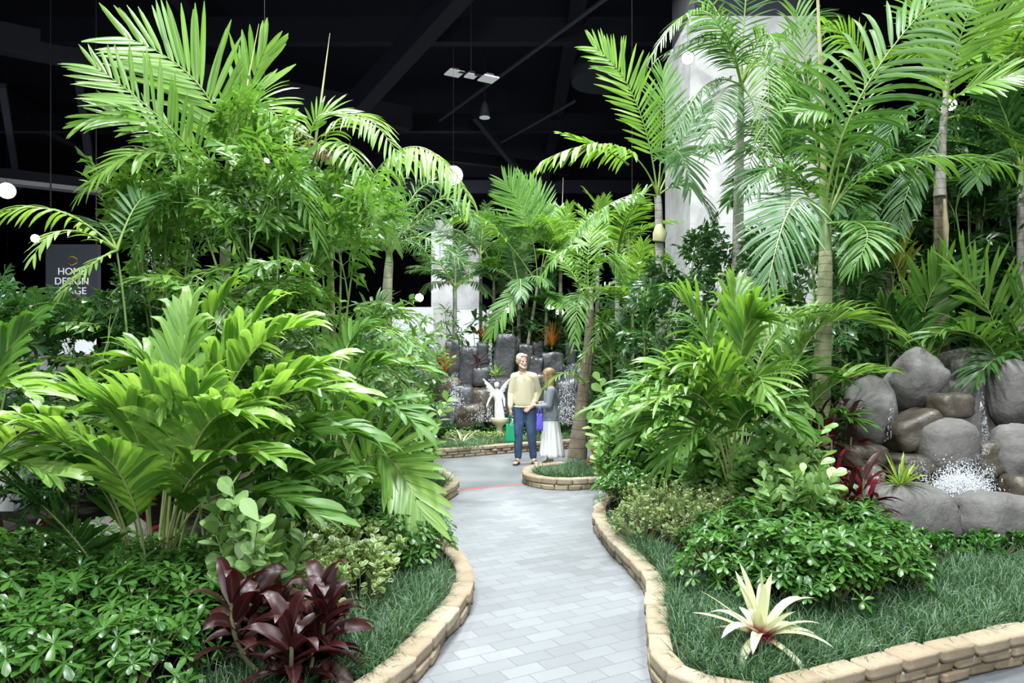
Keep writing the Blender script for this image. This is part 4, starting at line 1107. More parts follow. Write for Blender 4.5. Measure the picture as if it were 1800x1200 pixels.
scatter(UMB, 'umbrella_shrub', 'low glossy umbrella-leaf shrub in the mass at the lower left corner', 'shrub', 'umbrella-leaf shrubs at the lower left corner',
        fill([(-3.9, 3.5), (-1.75, 3.25), (-1.55, 3.9), (-1.75, 4.7), (-2.3, 5.2), (-4.6, 5.3), (-4.6, 3.8)], 0.36, 1), (0.95, 1.25), 1)
scatter(UMB, 'umbrella_shrub', 'glossy umbrella-leaf shrub at the left path edge behind the tan block edging', 'shrub', 'umbrella-leaf shrubs at the left path edge',
        fill([(-0.72, 5.15), (-0.62, 5.6), (-0.85, 6.4), (-1.05, 7.2), (-1.7, 7.2), (-1.55, 6.0), (-1.2, 5.3)], 0.34, 2), (0.9, 1.2), 2)
scatter(VAR, 'variegated_shrub', 'cream-edged variegated shrub between the burgundy plant and the left path edge', 'shrub', 'variegated shrubs by the left path edge',
        fill([(-0.95, 4.3), (-0.95, 4.9), (-1.05, 5.5), (-1.7, 5.6), (-1.6, 4.7), (-1.35, 4.2)], 0.33, 3), (0.95, 1.2), 3)
for k, (px, d, s, lab) in enumerate([(705, 8.6, .98, 'paddle-leaf shrub at the far end of the left planting, pale round leaves above the path'),
                                    (655, 8.2, .95, 'paddle-leaf shrub in front of the slim grey trunk'),
                                    (690, 7.5, .72, 'lower paddle-leaf shrub behind the pleated fan frond')]):
    bush_thing('paddle_shrub', lab, 'shrub', PAD[k], gp(px, d), k * 1.3, s)
bush_thing('paddle_shrub', 'sprawling pale paddle-leaf shrub behind the burgundy plant on the left', 'shrub', PADO[0], gp(455, 4.35), 0.4, 1.0)
bush_thing('paddle_shrub', 'dark paddle-leaf shrub low among the stalks under the pleated fan frond', 'shrub', PADL[1], gp(600, 5.9), 2.0, 1.0)
ti_plant('large burgundy plant at the bottom of the photo beside the left path edging', gp(508, 3.62), 0.46, 126, 0.29, 0.082, seed=5, canes=9, spread=0.25)
ti_plant('burgundy plant in shade at the left edge under the lime palm', gp(30, 5.3), 0.35, 16, 0.34, 0.10, seed=6)
ti_plant('burgundy plant glimpsed between the stalks of the big lime palm', gp(265, 6.0), 0.4, 14, 0.3, 0.08, seed=7, reddish=.4)
ti_plant('tall dark red plant beside the back waterfall, left of the basalt', gp(735, 13.6), 1.0, 30, 0.42, 0.08, seed=8, canes=5, spread=.45, reddish=.3)

for px, d, lib, s, lab in [(60, 8.2, DARK[0], .95, 'dark broad-leaf shrub in front of the white booth counter'),
                           (180, 8.6, DARK[1], .98, 'dark broad-leaf shrub behind the dark fishtail palms at the left'),
                           (20, 9.4, DARKF[0], .85, 'dark ragged-leaf shrub at the left edge before the booth wall'),
                           (270, 8.6, DARKF[1], 1.15, 'dark ragged-leaf shrub behind the lime palm clump'),
                           (380, 8.8, FINEG[0], 1.3, 'fine-leaved green shrub behind the lime palm, left of the fishtail canes'),
                           (470, 8.4, FINEG[1], 1.3, 'fine-leaved green shrub behind the pale fishtail canes'),
                           (560, 8.9, FINEG[2], 1.25, 'fine-leaved green shrub below the withered flower spray'),
                           (620, 9.4, FINEG[0], 1.1, 'fine-leaved green shrub left of the slim grey trunk'),
                           (500, 7.0, FINEG[2], .9, 'fine-leaved green shrub low behind the lime palm fronds'),
                           (672, 12.2, LIGHT[0], 1.5, 'pale green bushy shrub behind the slim grey trunk'),
                           (712, 13.2, LIGHT[1], 1.4, 'pale green bushy shrub left of the basalt slabs'),
                           (700, 10.6, LIGHT[2], .7, 'low pale green shrub beside the dark red plant'),
                           (650, 10.9, DARK[2], .9, 'dark shrub behind the slim grey trunk')]:
    bush_thing('leafy_shrub', lab, 'shrub', lib, gp(px, d), R.uniform(0, 6.28), s)
# ---------------------------------------------------------------- the back waterfall and its planting
def rock_mesh(name, seed, s, mat, amp=0.16, freq=1.1, ang=0.0, sub=4, flatten=0.0):
    """A boulder: a sphere pushed about by noise; ang > 0 squares it into a slab."""
    bm = bmesh.new(); bmesh.ops.create_icosphere(bm, subdivisions=sub, radius=1.0)
    off = Vector((seed * 3.7, seed * 1.3, seed * 5.1))
    for v in bm.verts:
        c = v.co.copy()
        if ang:
            p = 2 + ang * 10; k = (abs(c.x) ** p + abs(c.y) ** p + abs(c.z) ** p) ** (-1 / p); c = c * (k * (1 - 0.1 * ang))
        n = noise.fractal(c * freq + off, 0.9, 2.0, 3); n2 = noise.noise(c * freq * 0.6 + off * 2)
        fine = noise.fractal(c * freq * 5 + off, 1.0, 2.1, 3)
        v.co = c * (1 + amp * n + amp * 0.8 * n2 + 0.012 * fine)
        if flatten and v.co.z < -flatten: v.co.z = -flatten + (v.co.z + flatten) * 0.2
        v.co = Vector((v.co.x * s[0], v.co.y * s[1], v.co.z * s[2]))
    me = bpy.data.meshes.new(name); bm.to_mesh(me); bm.free(); me.materials.append(mat)
    for p in me.polygons: p.use_smooth = True
    return me

def rock(label, px, py, rx, ry, d, depth=1.0, mat='rock', seed=0, ang=0.0, amp=0.16, roll=0.0, name='boulder', group=None, freq=1.1):
    c = at(px, py, d); k = d / F
    o = link(name, rock_mesh(name, seed, (rx * k, rx * k * depth, ry * k), M[mat], amp, freq, ang), None, c, (0, roll * DEG, 0))
    return tag(o, label, 'rock', group)

# (x0, x1, ytop, ybottom, roll, depth d, label)
slabs = [(786, 812, 593, 668, -3, 15.6, 'squat dark basalt slab at the left end of the back waterfall'),
         (806, 839, 602, 690, 3, 15.2, 'dark basalt slab standing second from the left, in front of two others'),
         (837, 860, 598, 650, 0, 15.8, 'narrow dark basalt slab just left of the tallest slab'),
         (866, 906, 580, 672, 5, 15.4, 'tallest dark basalt slab, left of the man'),
         (908, 938, 600, 660, 2, 15.6, 'basalt slab just behind the head of the man'),
         (934, 957, 595, 640, 0, 16.1, 'rearmost basalt slab between the man and the orange plant'),
         (926, 952, 622, 668, 8, 15.1, 'small dark basalt block over the shoulder of the man'),
         (948, 992, 614, 668, 0, 15.3, 'broad flat-topped basalt slab behind the woman, under the orange plant'),
         (993, 1013, 596, 660, 0, 15.6, 'narrow tall basalt slab behind the leaning palm trunk')]
for k, (x0, x1, y0, y1, rl, d, lab) in enumerate(slabs):
    yb = y1 + 18
    rock(lab, (x0 + x1) / 2, (y0 + yb) / 2, (x1 - x0) / 2 * 1.06, (yb - y0) / 2, d, 0.75, 'basalt', k + 1, ang=1.3, amp=0.10, roll=rl * 1.6, name='basalt_slab', freq=1.4)
low = [(790, 690, 22, 24, 15.0, 'basalt_brown', 'brownish wet boulder at the left foot of the back waterfall'),
       (786, 737, 24, 26, 14.7, 'basalt', 'dark low boulder beside the dark red plant'),
       (826, 738, 26, 28, 14.6, 'basalt_brown', 'wet brown boulder at the front of the back waterfall'),
       (812, 700, 22, 22, 14.8, 'basalt', 'dark boulder washed by the left water stream'),
       (848, 712, 22, 28, 14.8, 'basalt_brown', 'wet dark boulder left of the white statue'),
       (846, 662, 16, 16, 15.0, 'basalt', 'small dark rock wedged between two slabs'),
       (876, 722, 24, 30, 14.9, 'basalt', 'dark boulder behind the white statue'),
       (912, 715, 26, 40, 14.9, 'basalt', 'dark boulder behind the legs of the man'),
       (952, 700, 22, 42, 14.9, 'basalt', 'dark boulder between the man and the woman'),
       (998, 712, 28, 44, 14.8, 'basalt', 'tall dark boulder right of the woman'),
       (1012, 655, 14, 16, 15.0, 'basalt', 'small round rock under the narrow right slab'),
       (1030, 700, 24, 48, 15.0, 'basalt', 'dark boulder right of the leaning palm trunk'),
       (870, 688, 40, 24, 15.3, 'basalt', 'dark rock under the tallest slab')]
for k, (x, y, rx, ry, d, m, lab) in enumerate(low):
    rock(lab, x, y, rx, ry * 1.1, d, 0.9, m, 30 + k, ang=0.3, amp=0.10)
M['water'] = None
def water_mat():
    m, nt, p, out = mat_new('falling_water')
    p.inputs['Base Color'].default_value = (0.85, 0.9, 0.95, 1); p.inputs['Roughness'].default_value = 0.15
    tc = N(nt, 'TexCoord'); sx = N(nt, 'Mapping'); sx.inputs['Scale'].default_value = (60, 60, 5); nt.links.new(tc.outputs['Object'], sx.inputs[0])
    n = N(nt, 'TexNoise'); n.inputs['Scale'].default_value = 1.0; n.inputs['Detail'].default_value = 4; nt.links.new(sx.outputs[0], n.inputs['Vector'])
    nt.links.new(ramp(nt, n.outputs[0], [(0.50, (0, 0, 0)), (0.75, (0.5,) * 3)]), p.inputs['Alpha'])
    return m
M['water'] = water_mat()
M['pool'] = None
def pool_mat():
    m, nt, p, out = mat_new('pool_water')
    p.inputs['Base Color'].default_value = (0.05, 0.06, 0.06, 1); p.inputs['Roughness'].default_value = 0.06
    n = noise_tex(nt, 9, 3); bump(nt, p, n, 0.5, 0.03)
    return m
M['pool'] = pool_mat()
M['foam'] = plain('white_water_drops', (0.9, 0.93, 0.96), 0.25)
def stream(label, pts, w, name='water_stream'):
    C = bez(pts, 16); g = Geo(); d = norm(np.gradient(C, axis=0)); n = len(C)
    s = np.array([1.0, 0.1, 0]); idx = np.arange(n * 5).reshape(n, 5)
    rr = np.random.default_rng(int(w * 1000) + n)
    V = C[:, None] + s * np.linspace(-w, w, 5)[None, :, None] * np.linspace(0.7, 1.25, n)[:, None, None] + rr.normal(size=(n, 5, 3)) * w * 0.12
    V[:, :, 1] -= (1 - np.linspace(-1, 1, 5) ** 2)[None] * w * 0.5
    g.add(V, np.stack([idx[:-1, :-1], idx[:-1, 1:], idx[1:, 1:], idx[1:, :-1]], -1), np.zeros((n * 5, 2)))
    o = g.obj(name, M['water']); return tag(o, label, 'water', kind='stuff')
def spray(label, c, rad, n, size=0.008, name='water_spray'):
    """Drops thrown up where the water lands."""
    rr = np.random.default_rng(n); g = Geo(); V, Q = [], []
    oct_v = np.array([[1, 0, 0], [-1, 0, 0], [0, 1, 0], [0, -1, 0], [0, 0, 1], [0, 0, -1]], float)
    oct_f = [[0, 2, 4, 4], [2, 1, 4, 4], [1, 3, 4, 4], [3, 0, 4, 4], [2, 0, 5, 5], [1, 2, 5, 5], [3, 1, 5, 5], [0, 3, 5, 5]]
    p = rr.normal(size=(n, 3)) * np.array(rad) * 0.5 + np.array(tuple(c)); p[:, 2] = np.abs(p[:, 2] - c[2]) + c[2]
    for i in range(n):
        V.append(oct_v * size * rr.uniform(.4, 1.5) * np.array([1, 1, rr.uniform(1, 2.2)]) + p[i]); Q.append(np.array(oct_f) + 6 * i)
    g.add(np.concatenate(V), np.concatenate(Q), np.zeros((6 * n, 2)))
    return tag(g.obj(name, M['foam']), label, 'water', kind='stuff')
stream('white water running down beside the tallest basalt slab', [at(863, 598, 15.35), at(862, 640, 15.0), at(863, 690, 14.75), at(861, 730, 14.45)], 0.05)
stream('white water splashing down the left basalt boulders', [at(800, 655, 14.95), at(798, 690, 14.6), at(803, 715, 14.4), at(800, 745, 14.35)], 0.09)
stream('thin water trickle over the brown boulders', [at(846, 690, 14.5), at(846, 715, 14.4), at(844, 745, 14.3)], 0.05)
stream('white water falling behind the woman', [at(1000, 640, 15.0), at(1001, 675, 14.4), at(1000, 710, 14.2), at(998, 745, 14.15)], 0.16)
spray('water spray at the foot of the back waterfall, left of the statue', at(858, 742, 14.2), (0.35, 0.12, 0.30), 500, 0.005)
spray('water spray on the left basalt boulders', at(800, 712, 14.3), (0.2, 0.1, 0.45), 300, 0.005)
spray('water spray at the foot of the fall behind the woman', at(998, 745, 14.05), (0.25, 0.12, 0.7), 500, 0.005)

# low planting in front of the back waterfall
BZ = 0.13
def gb(px, d): return gp(px, d, BZ)
scatter_spots = [(px, d) for px in range(760, 1060, 24) for d in (14.3,)]
for i, (px, d) in enumerate(scatter_spots):
    p = gb(px + R.uniform(-6, 6), d + R.uniform(-.1, .1) + (px - 760) * .0012)
    bush_thing('ground_cover_shrub', 'small dark leafy ground-cover bush at the foot of the back waterfall', 'shrub', R.choice(COV), p, R.uniform(0, 6), R.uniform(.9, 1.3), 'ground-cover bushes below the back waterfall')
for i in range(11):
    p = gb(788 + i * 11 + R.uniform(-4, 4), 13.65 + R.uniform(-.12, .12))
    bush_thing('variegated_shrub', 'small pale variegated bush in the bed behind the couple', 'shrub', R.choice(VAR), p, R.uniform(0, 6), R.uniform(.5, .62), 'variegated bushes in the bed behind the couple')
rosette('pale striped spiky rosette in the bed behind the couple', gb(812, 13.15), 18, .42, .035, 'brom', 3, (.1, 1.0), 1.2)
rosette('orange spiky plant on top of the basalt slabs behind the woman', at(970, 612, 15.6), 26, .55, .03, 'croton', 4, (.75, 1.5), .25, name='spiky_plant', cat='plant')
rosette('orange-brown spiky plant at the left end of the basalt slabs', at(783, 655, 14.9), 26, .55, .03, 'croton', 5, (.6, 1.5), .3, name='spiky_plant', cat='plant')
rosette('small orange spiky plant left of the tallest basalt slab', at(852, 600, 15.9), 16, .4, .03, 'croton', 6, (.7, 1.5), .3, name='spiky_plant', cat='plant')
rosette('green spiky rosette above the shoulder of the white statue', at(872, 664, 14.7), 22, .32, .03, 'brom_g', 7, (.25, 1.4), .4)
ti_plant('dark red leaves tucked between the basalt slabs', at(843, 648, 15.0), .15, 10, .25, .05, seed=9, canes=1, mat='ti')
ti_plant('dark red plant beside the leaning palm trunk, right of the woman', gb(1042, 14.0), .9, 24, .38, .08, seed=10, canes=4, spread=.3)

# palms behind the waterfall
PALMS = pool('fan', 4, n=30, L=0.30, W=0.026, a0=62, a1=30, droop=0.55, vee=6, prof=PALM, pet=0.16, mats2=[M['palm'], M['rachis']])
PALMB = pool('bright', 4, n=28, L=0.32, W=0.030, a0=60, a1=28, droop=0.5, vee=8, prof=PALM, pet=0.16, mats2=[M['palm_bright'], M['rachis']])
PALMD = pool('dark', 4, n=26, L=0.34, W=0.034, a0=58, a1=28, droop=0.5, vee=6, prof=PALM, pet=0.18, mats2=[M['palm_dark'], M['rachis']])
PALMT = pool('slim', 4, n=34, L=0.34, W=0.022, a0=62, a1=30, droop=0.9, vee=-2, prof=PALM, pet=0.14, mats2=[M['palm_blue'], M['rachis_pale']])
def back_palm(label, px, d, cy, n, ln, pl, r=0.05, tm='trunk', seed=0, lean=0, mix=('up', 'out', 'out', 'down'), sp=None, name='feather_palm', z=BZ):
    base = gp(px, d, z); c = at(px + lean, cy, d); t = thing(name, label, 'palm tree', base)
    trunk_part(t, [(0, 0, 0), (c - base) * .5 + Vector((lean * .0015, 0, 0)), c - base], [r * 1.3, r, r * .8], M[tm])
    trunk_part(t, [c - base, c - base + Vector((0, 0, ln * .2))], [r * .85, r * .4], M['crownshaft'], 'crownshaft')
    crown(t, pl, c - base + Vector((0, 0, ln * .16)), n, ln, random.Random(seed), mix=mix)
    if sp: spear(t, base, c, at(*sp), 0.018)
    return t
back_palm('back palm left of centre whose upright fan of fronds stands above the basalt slabs', 925, 17.5, 450, 12, 1.5, PALMS, seed=1, sp=(880, 345, 17.5), tm='trunk_pale')
back_palm('back palm directly behind the tallest basalt slab', 868, 17.0, 510, 12, 1.35, PALMS, seed=2, tm='trunk_brown')
back_palm('back palm right of centre with bright tufted fronds', 985, 16.8, 470, 12, 1.45, PALMB, seed=3, sp=(990, 312, 16.8), tm='trunk_pale')
back_palm('low back palm in front of the far white column', 800, 17.5, 520, 10, 1.35, PALMT, seed=4)
back_palm('bushy back palm with silvery fronds above the man', 912, 16.5, 520, 12, 1.3, PALMT, seed=5)
back_palm('back palm with bright fronds behind the leaning palm', 1050, 16.0, 462, 12, 1.3, PALMB, seed=6)
back_palm('dark low palm behind the orange plant', 960, 16.3, 560, 10, 1.0, PALMD, seed=7)
back_palm('back palm at the left of the group, under the tip of the bushy bottlebrush frond', 845, 18.5, 462, 11, 1.4, PALMT, seed=8)
def free(label, b, m, e, mat, **k): pass
base = gp(905, 16.2, BZ); t = thing('feather_palm', 'slender palm in the middle whose one tall frond rises against the dark ceiling', 'palm tree', base)
c = at(945, 500, 16.2); trunk_part(t, [(0, 0, 0), (c - base) * .5, c - base], [.05, .045, .03], M['trunk_pale'])
hero(t, base, c, at(930, 400, 16), at(888, 320, 15.8), 'palm', n=30, L=0.85, W=.055, a0=62, a1=30, up=(0, -1, .4), droop=.15, vee=6, pet=.35, seed=91)
hero(t, base, c, at(955, 390, 16.4), at(915, 318, 16.5), 'palm', n=28, L=0.7, W=.05, a0=50, a1=24, up=(0, -1, .2), droop=.15, vee=6, pet=.35, seed=92)
hero(t, base, c, at(860, 395, 15.8), at(790, 385, 15.5), 'palm_bright', n=30, L=0.75, W=.05, a0=62, a1=30, droop=1.2, vee=-4, pet=.3, seed=93)
hero(t, base, c, at(990, 410, 16.2), at(1050, 430, 16), 'palm_bright', n=28, L=0.75, W=.05, a0=62, a1=30, droop=.9, vee=-4, pet=.3, seed=94)
hero(t, base, c, at(905, 520, 15.6), at(862, 590, 15.4), 'palm', n=28, L=0.6, W=.045, a0=50, a1=24, droop=.5, up=(0, -1, .6), pet=.3, seed=95)
hero(t, base, c, at(975, 520, 15.8), at(990, 540, 15.2), 'palm', n=28, L=0.6, W=.045, a0=60, a1=30, droop=.9, pet=.3, seed=96)
for px, d, lib, s, lab in [(800, 17.0, FINEG[0], 1.4, 'fine-leaved shrub in front of the far white column'),
                           (850, 16.8, DARK[0], 1.45, 'dark shrub behind the left basalt slabs'),
                           (920, 16.8, DARKF[1], 1.5, 'dark ragged-leaf shrub behind the tallest slab'),
                           (965, 17.2, DARK[2], 1.6, 'dark shrub behind the orange plant'),
                           (1030, 16.4, DARKF[2], 1.6, 'dark ragged-leaf shrub behind the right basalt slabs'),
                           (1085, 15.8, DARK[1], 1.2, 'dark shrub right of the back waterfall'),
                           (755, 15.6, LIGHT[2], 1.1, 'pale green shrub against the foot of the far white column'),
                           (1010, 16.9, LIGHT[0], 1.35, 'pale green shrub behind the bright tufted back palm')]:
    bush_thing('leafy_shrub', lab, 'shrub', lib, gp(px, d, BZ), R.uniform(0, 6.28), s)

# ---------------------------------------------------------------- the small round bed with the leaning palm
base = on(1014, 812, BZ); cr = at(1037, 545, 11.0)
base = gp(1014, 11.0 - .1, BZ)
t = thing('feather_palm', 'leaning brown-trunked palm in the small round bed beside the woman', 'palm tree', base)
trunk_part(t, [(0, 0, 0), at(1022, 715, 10.9) - base, at(1034, 620, 10.95) - base, cr - base], [0.16, 0.095, 0.085, 0.06], M['trunk_brown'])
trunk_part(t, [cr - base, at(1039, 505, 11.0) - base], [0.06, 0.03], M['trunk_pale'], 'crownshaft')
H = lambda *a, **k: hero(t, base, *a, **k)
H(cr, fr(1010, 440, 10.8), fr(950, 490, 10.5), mat='palm', n=28, L=0.42, W=.034, a0=66, a1=32, droop=1.0, vee=-2, seed=101)
H(cr, fr(1060, 450, 10.9), fr(1110, 520, 10.6), mat='palm', n=28, L=0.42, W=.034, a0=66, a1=32, droop=1.0, vee=-2, seed=102)
H(cr, fr(1035, 440, 11.3), fr(1050, 380, 11.6), mat='palm_bright', n=28, L=0.42, W=.034, a0=60, a1=28, droop=.4, seed=103)
H(cr, fr(1000, 470, 11.3), fr(960, 440, 11.8), mat='palm_bright', n=28, L=0.42, W=.034, a0=60, a1=28, droop=.6, seed=104)
H(cr, fr(1075, 500, 11.2), fr(1135, 500, 11.4), mat='palm', n=26, L=0.42, W=.034, a0=60, a1=28, droop=.8, seed=105)
H(cr, fr(1020, 520, 10.5), fr(1010, 600, 10.2), mat='palm', n=26, L=0.40, W=.034, a0=60, a1=28, droop=.8, seed=106)
H(at(1030, 600, 11), fr(1062, 570, 10.8), fr(1010, 650, 10.4), mat='palm_bright', n=18, L=0.32, W=.034, a0=60, a1=28, droop=.6, seed=107)
H(at(1036, 690, 10.9), fr(1000, 655, 10.6), fr(948, 690, 10.35), mat='palm_bright', n=26, L=0.24, W=.02, a0=66, a1=28, droop=.5, vee=4, seed=108, pet=.12)
for sd, px, d, lab in ((1, 1050, 10.3, 'copper and green broad-leaved plant in the small round bed'), (2, 1072, 10.1, 'small copper-leaved plant at the right end of the small round bed')):
    ti_plant(lab, gp(px, d, BZ), .18, 14, .24, .09, 'copper', seed=sd + 20, canes=2, spread=.1, name='croton')

# ---------------------------------------------------------------- grass
def grass(label, poly, n, h=0.17, w=0.0075, z=SOILZ, seed=0, name='mondo_grass', clump=9):
    rr = np.random.default_rng(seed); rg = random.Random(seed); xs = [p[0] for p in poly]; ys = [p[1] for p in poly]
    B, D, LL = [], [], []
    m = 0
    while m < n // clump:
        x, y = rg.uniform(min(xs), max(xs)), rg.uniform(min(ys), max(ys))
        if not inside(x, y, poly): continue
        m += 1; ph = rg.uniform(0, 6.28); lean = rg.uniform(0, .5)
        for k in range(clump):
            th = rg.uniform(0, 6.28); e = rg.uniform(.5, 1.35)
            D.append((math.cos(th) * math.cos(e) + lean * .4 * math.cos(ph), math.sin(th) * math.cos(e) + lean * .4 * math.sin(ph), math.sin(e)))
            B.append((x + math.cos(th) * .012, y + math.sin(th) * .012, z - .005)); LL.append(h * rg.uniform(.7, 1.35))
    B, D = np.array(B), np.array(D); g = Geo()
    g.blades(B, D, norm(np.cross(D, UP) + rr.normal(size=D.shape) * .2), LL, w * rr.uniform(.8, 1.3, len(B)), GRASS, rr.uniform(.5, 2.0, len(B)), 0.1, power=1.4)
    return tag(g.obj(name, M['mondo']), label, 'grass', kind='stuff')
grass('dark green mondo grass along the left path edging in the foreground', [(-1.25, 3.0), (-.70, 3.72), (-.60, 4.2), (-.52, 4.6), (-.46, 5.0), (-.50, 5.5), (-.75, 5.4), (-.95, 4.7), (-1.05, 4.2), (-1.1, 3.9), (-1.75, 3.2)], 7000, .19, .006, seed=1)
grass('clump of mondo grass behind the short rounded end of the left edging', [(-1.05, 8.2), (-.85, 8.9), (-.84, 9.3), (-1.1, 9.9), (-1.6, 10), (-1.5, 8.4)], 3600, .22, .008, seed=2)
grass('bluish mondo grass round the leaning palm in the small round bed', [(.28, 10.0), (.42, 9.72), (.7, 9.6), (1.0, 9.62), (1.3, 9.85), (1.38, 10.4), (1.2, 10.9), (.92, 10.85), (.70, 10.15), (.34, 10.15)], 4200, .16, .007, z=BZ, seed=3)
grass('mondo grass along the edging behind the couple', [(-1.6, 12.55), (-.9, 12.6), (.0, 13.35), (.9, 13.85), (1.9, 14.6), (1.7, 15), (.8, 14.2), (-.1, 13.75), (-.7, 13.4), (-1.9, 13.3), (-2.6, 12.9)], 8000, .18, .009, z=BZ, seed=4)
# ---------------------------------------------------------------- the planting right of the path
# boulders of the right fountain
for args in [
    ('egg-shaped grey boulder at the left side of the right fountain', 1530, 722, 44, 62, 7.25, .9, 'rock', 1, 0.0, .10, 4),
    ('big grey boulder with a pointed shoulder at the top of the right fountain', 1612, 672, 52, 52, 7.5, .9, 'rock', 2, 0.0, .20, 20),
    ('smooth tilted grey rock at the top of the right fountain, striped with leaf shadow', 1700, 655, 46, 44, 8.0, .9, 'rock', 3, .15, .12, -15),
    ('large rounded grey boulder at the right edge, top of the right fountain', 1786, 692, 48, 62, 7.4, .9, 'rock', 4, 0.0, .10, 0),
    ('small wet brown rock in the middle of the right fountain', 1670, 713, 33, 23, 7.05, .9, 'rock_wet', 5, .2, .08, 0),
    ('sloping wet tan rock below the pointed boulder', 1602, 756, 46, 30, 7.05, .9, 'rock_wet', 6, .35, .10, -22),
    ('domed grey boulder in front of the small wet rock', 1663, 782, 50, 48, 6.85, .8, 'rock', 7, .1, .09, 0),
    ('wrinkled grey boulder at the right edge above the pool', 1785, 795, 46, 52, 6.85, .8, 'rock', 8, 0.0, .16, 0),
    ('flat pale wet stone at the left of the fountain pool', 1512, 800, 40, 22, 6.9, .9, 'rock_wet', 9, .2, .10, 0),
    ('small grey rock beside the dark red plant', 1532, 842, 22, 28, 6.7, .9, 'rock', 10, 0.0, .12, 0),
    ('long grey boulder in front of the pool with the yellow-green rosette on it', 1590, 902, 86, 54, 6.4, .7, 'rock', 11, .1, .10, 3),
    ('long grey boulder at the right front of the pool, cut by the photo edge', 1756, 912, 88, 46, 6.3, .7, 'rock', 12, .1, .12, 6),
    ('low dark wet rock behind the yellow-green rosette', 1598, 815, 46, 18, 6.9, .9, 'rock_wet', 13, .2, .10, 0),
    ('wet glistening brown rock above the bright splash', 1736, 806, 30, 30, 6.9, .9, 'rock_wet', 14, .2, .12, 0),
    ('dark wet rock in the shade at the right of the pool', 1802, 868, 36, 34, 6.6, .9, 'rock_wet', 15, .2, .12, 0)]:
    lab, px, py, rx, ry, d, dep, m, sd, ang, amp, rl = args
    rock(lab, px, py, rx, ry, d, dep, m, sd + 50, ang, amp, rl)
rock('wide grey rock slope that carries the water down the middle of the right fountain', 1718, 725, 46, 70, 7.75, .9, 'rock', 70, .5, .08, -12)
rock('dark grey rock mass behind the boulders of the right fountain', 1665, 800, 190, 150, 8.75, .5, 'rock_wet', 71, .5, .08, 0, name='rock_mound')
rock('grey boulder half hidden behind the lime palm on the left', 232, 700, 22, 32, 6.3, .9, 'rock', 72, 0, .1, 0)
rock('grey boulder low behind the stalks of the lime palm', 190, 960, 70, 45, 5.7, .8, 'rock', 73, .1, .1, 0)
p = at(1690, 866, 6.9)
bm = bmesh.new(); bmesh.ops.create_circle(bm, cap_ends=True, radius=1.0, segments=32)
for v in bm.verts: v.co = Vector((v.co.x * 0.95, v.co.y * 0.55, 0))
o = bm_obj('fountain_pool', bm, M['pool'], None, (at(1690, 870, 6.75).x, 6.75, 0.47)); tag(o, 'still dark water of the right fountain pool', 'water', kind='stuff')
for i, (pts, w, lab) in enumerate([
    ([at(1722, 668, 7.35), at(1728, 720, 7.2), at(1733, 765, 7.0), at(1730, 800, 6.7)], .035, 'water trickling down the grey rock slope of the right fountain'),
    ([at(1572, 700, 7.1), at(1566, 735, 6.95), at(1560, 775, 6.85)], .03, 'water trickling between the egg-shaped boulder and the tan rock'),
    ([at(1612, 805, 6.75), at(1612, 822, 6.6), at(1612, 845, 6.5)], .12, 'thin sheet of water over the low dark rock'),
    ([at(1705, 800, 6.6), at(1700, 825, 6.45), at(1695, 868, 6.4)], .16, 'white water falling into the fountain pool'),
    ([at(1745, 815, 6.6), at(1740, 840, 6.5), at(1735, 868, 6.45)], .07, 'narrow white water fall at the right of the pool')]):
    stream(lab, pts, w)
spray('bright white splash in the fountain pool', at(1688, 872, 6.5), (0.22, 0.13, 0.20), 9000, 0.0042)
l = bpy.data.lights.new('pool_lamp', 'SPOT'); l.energy = 420; l.spot_size = 1.3; l.spot_blend = .8; l.shadow_soft_size = .06; l.color = (.93, .97, 1)
o = bpy.data.objects.new('pool_lamp', l); COL.objects.link(o); o.location = at(1700, 885, 6.25) + Vector((0, 0, -.06)); o.rotation_euler = (at(1690, 790, 6.8) - o.location).to_track_quat('-Z', 'Y').to_euler()

rosette('yellow-green striped rosette sitting on the front fountain boulder', at(1583, 862, 6.35), 22, .30, .042, 'brom_y', 11, (.15, 1.35), .5, az=0)
rosette('large cream and pink bromeliad in the grass at the lower right', gp(1338, 3.92, .20), 24, .37, .055, 'brom', 21, (-.05, 1.45), 1.0)
rosette('green spiky rosette behind the pointed boulder', at(1628, 636, 7.9), 14, .26, .04, 'brom_g', 13, (.2, 1.3), .6)

# the red plants at the fountain
ti_plant('tall burgundy plant left of the egg-shaped boulder', gp(1466, 6.9), 1.25, 40, .36, .075, seed=31, canes=5, spread=.25, reddish=.25)
ti_plant('dark burgundy plant between the paddle-leaf shrub and the front fountain boulder', gp(1502, 6.02), .72, 44, .34, .075, seed=32, canes=5, spread=.2, reddish=.12)
ti_plant('crimson young leaves rising behind the right paddle-leaf shrub', gp(1450, 6.45), .8, 12, .34, .06, mat='ti_red', seed=33, canes=2, spread=.1)
ti_plant('dark red plant behind the egg-shaped boulder', gp(1548, 7.9), 1.2, 16, .34, .08, seed=34, canes=2, spread=.2, reddish=.5)

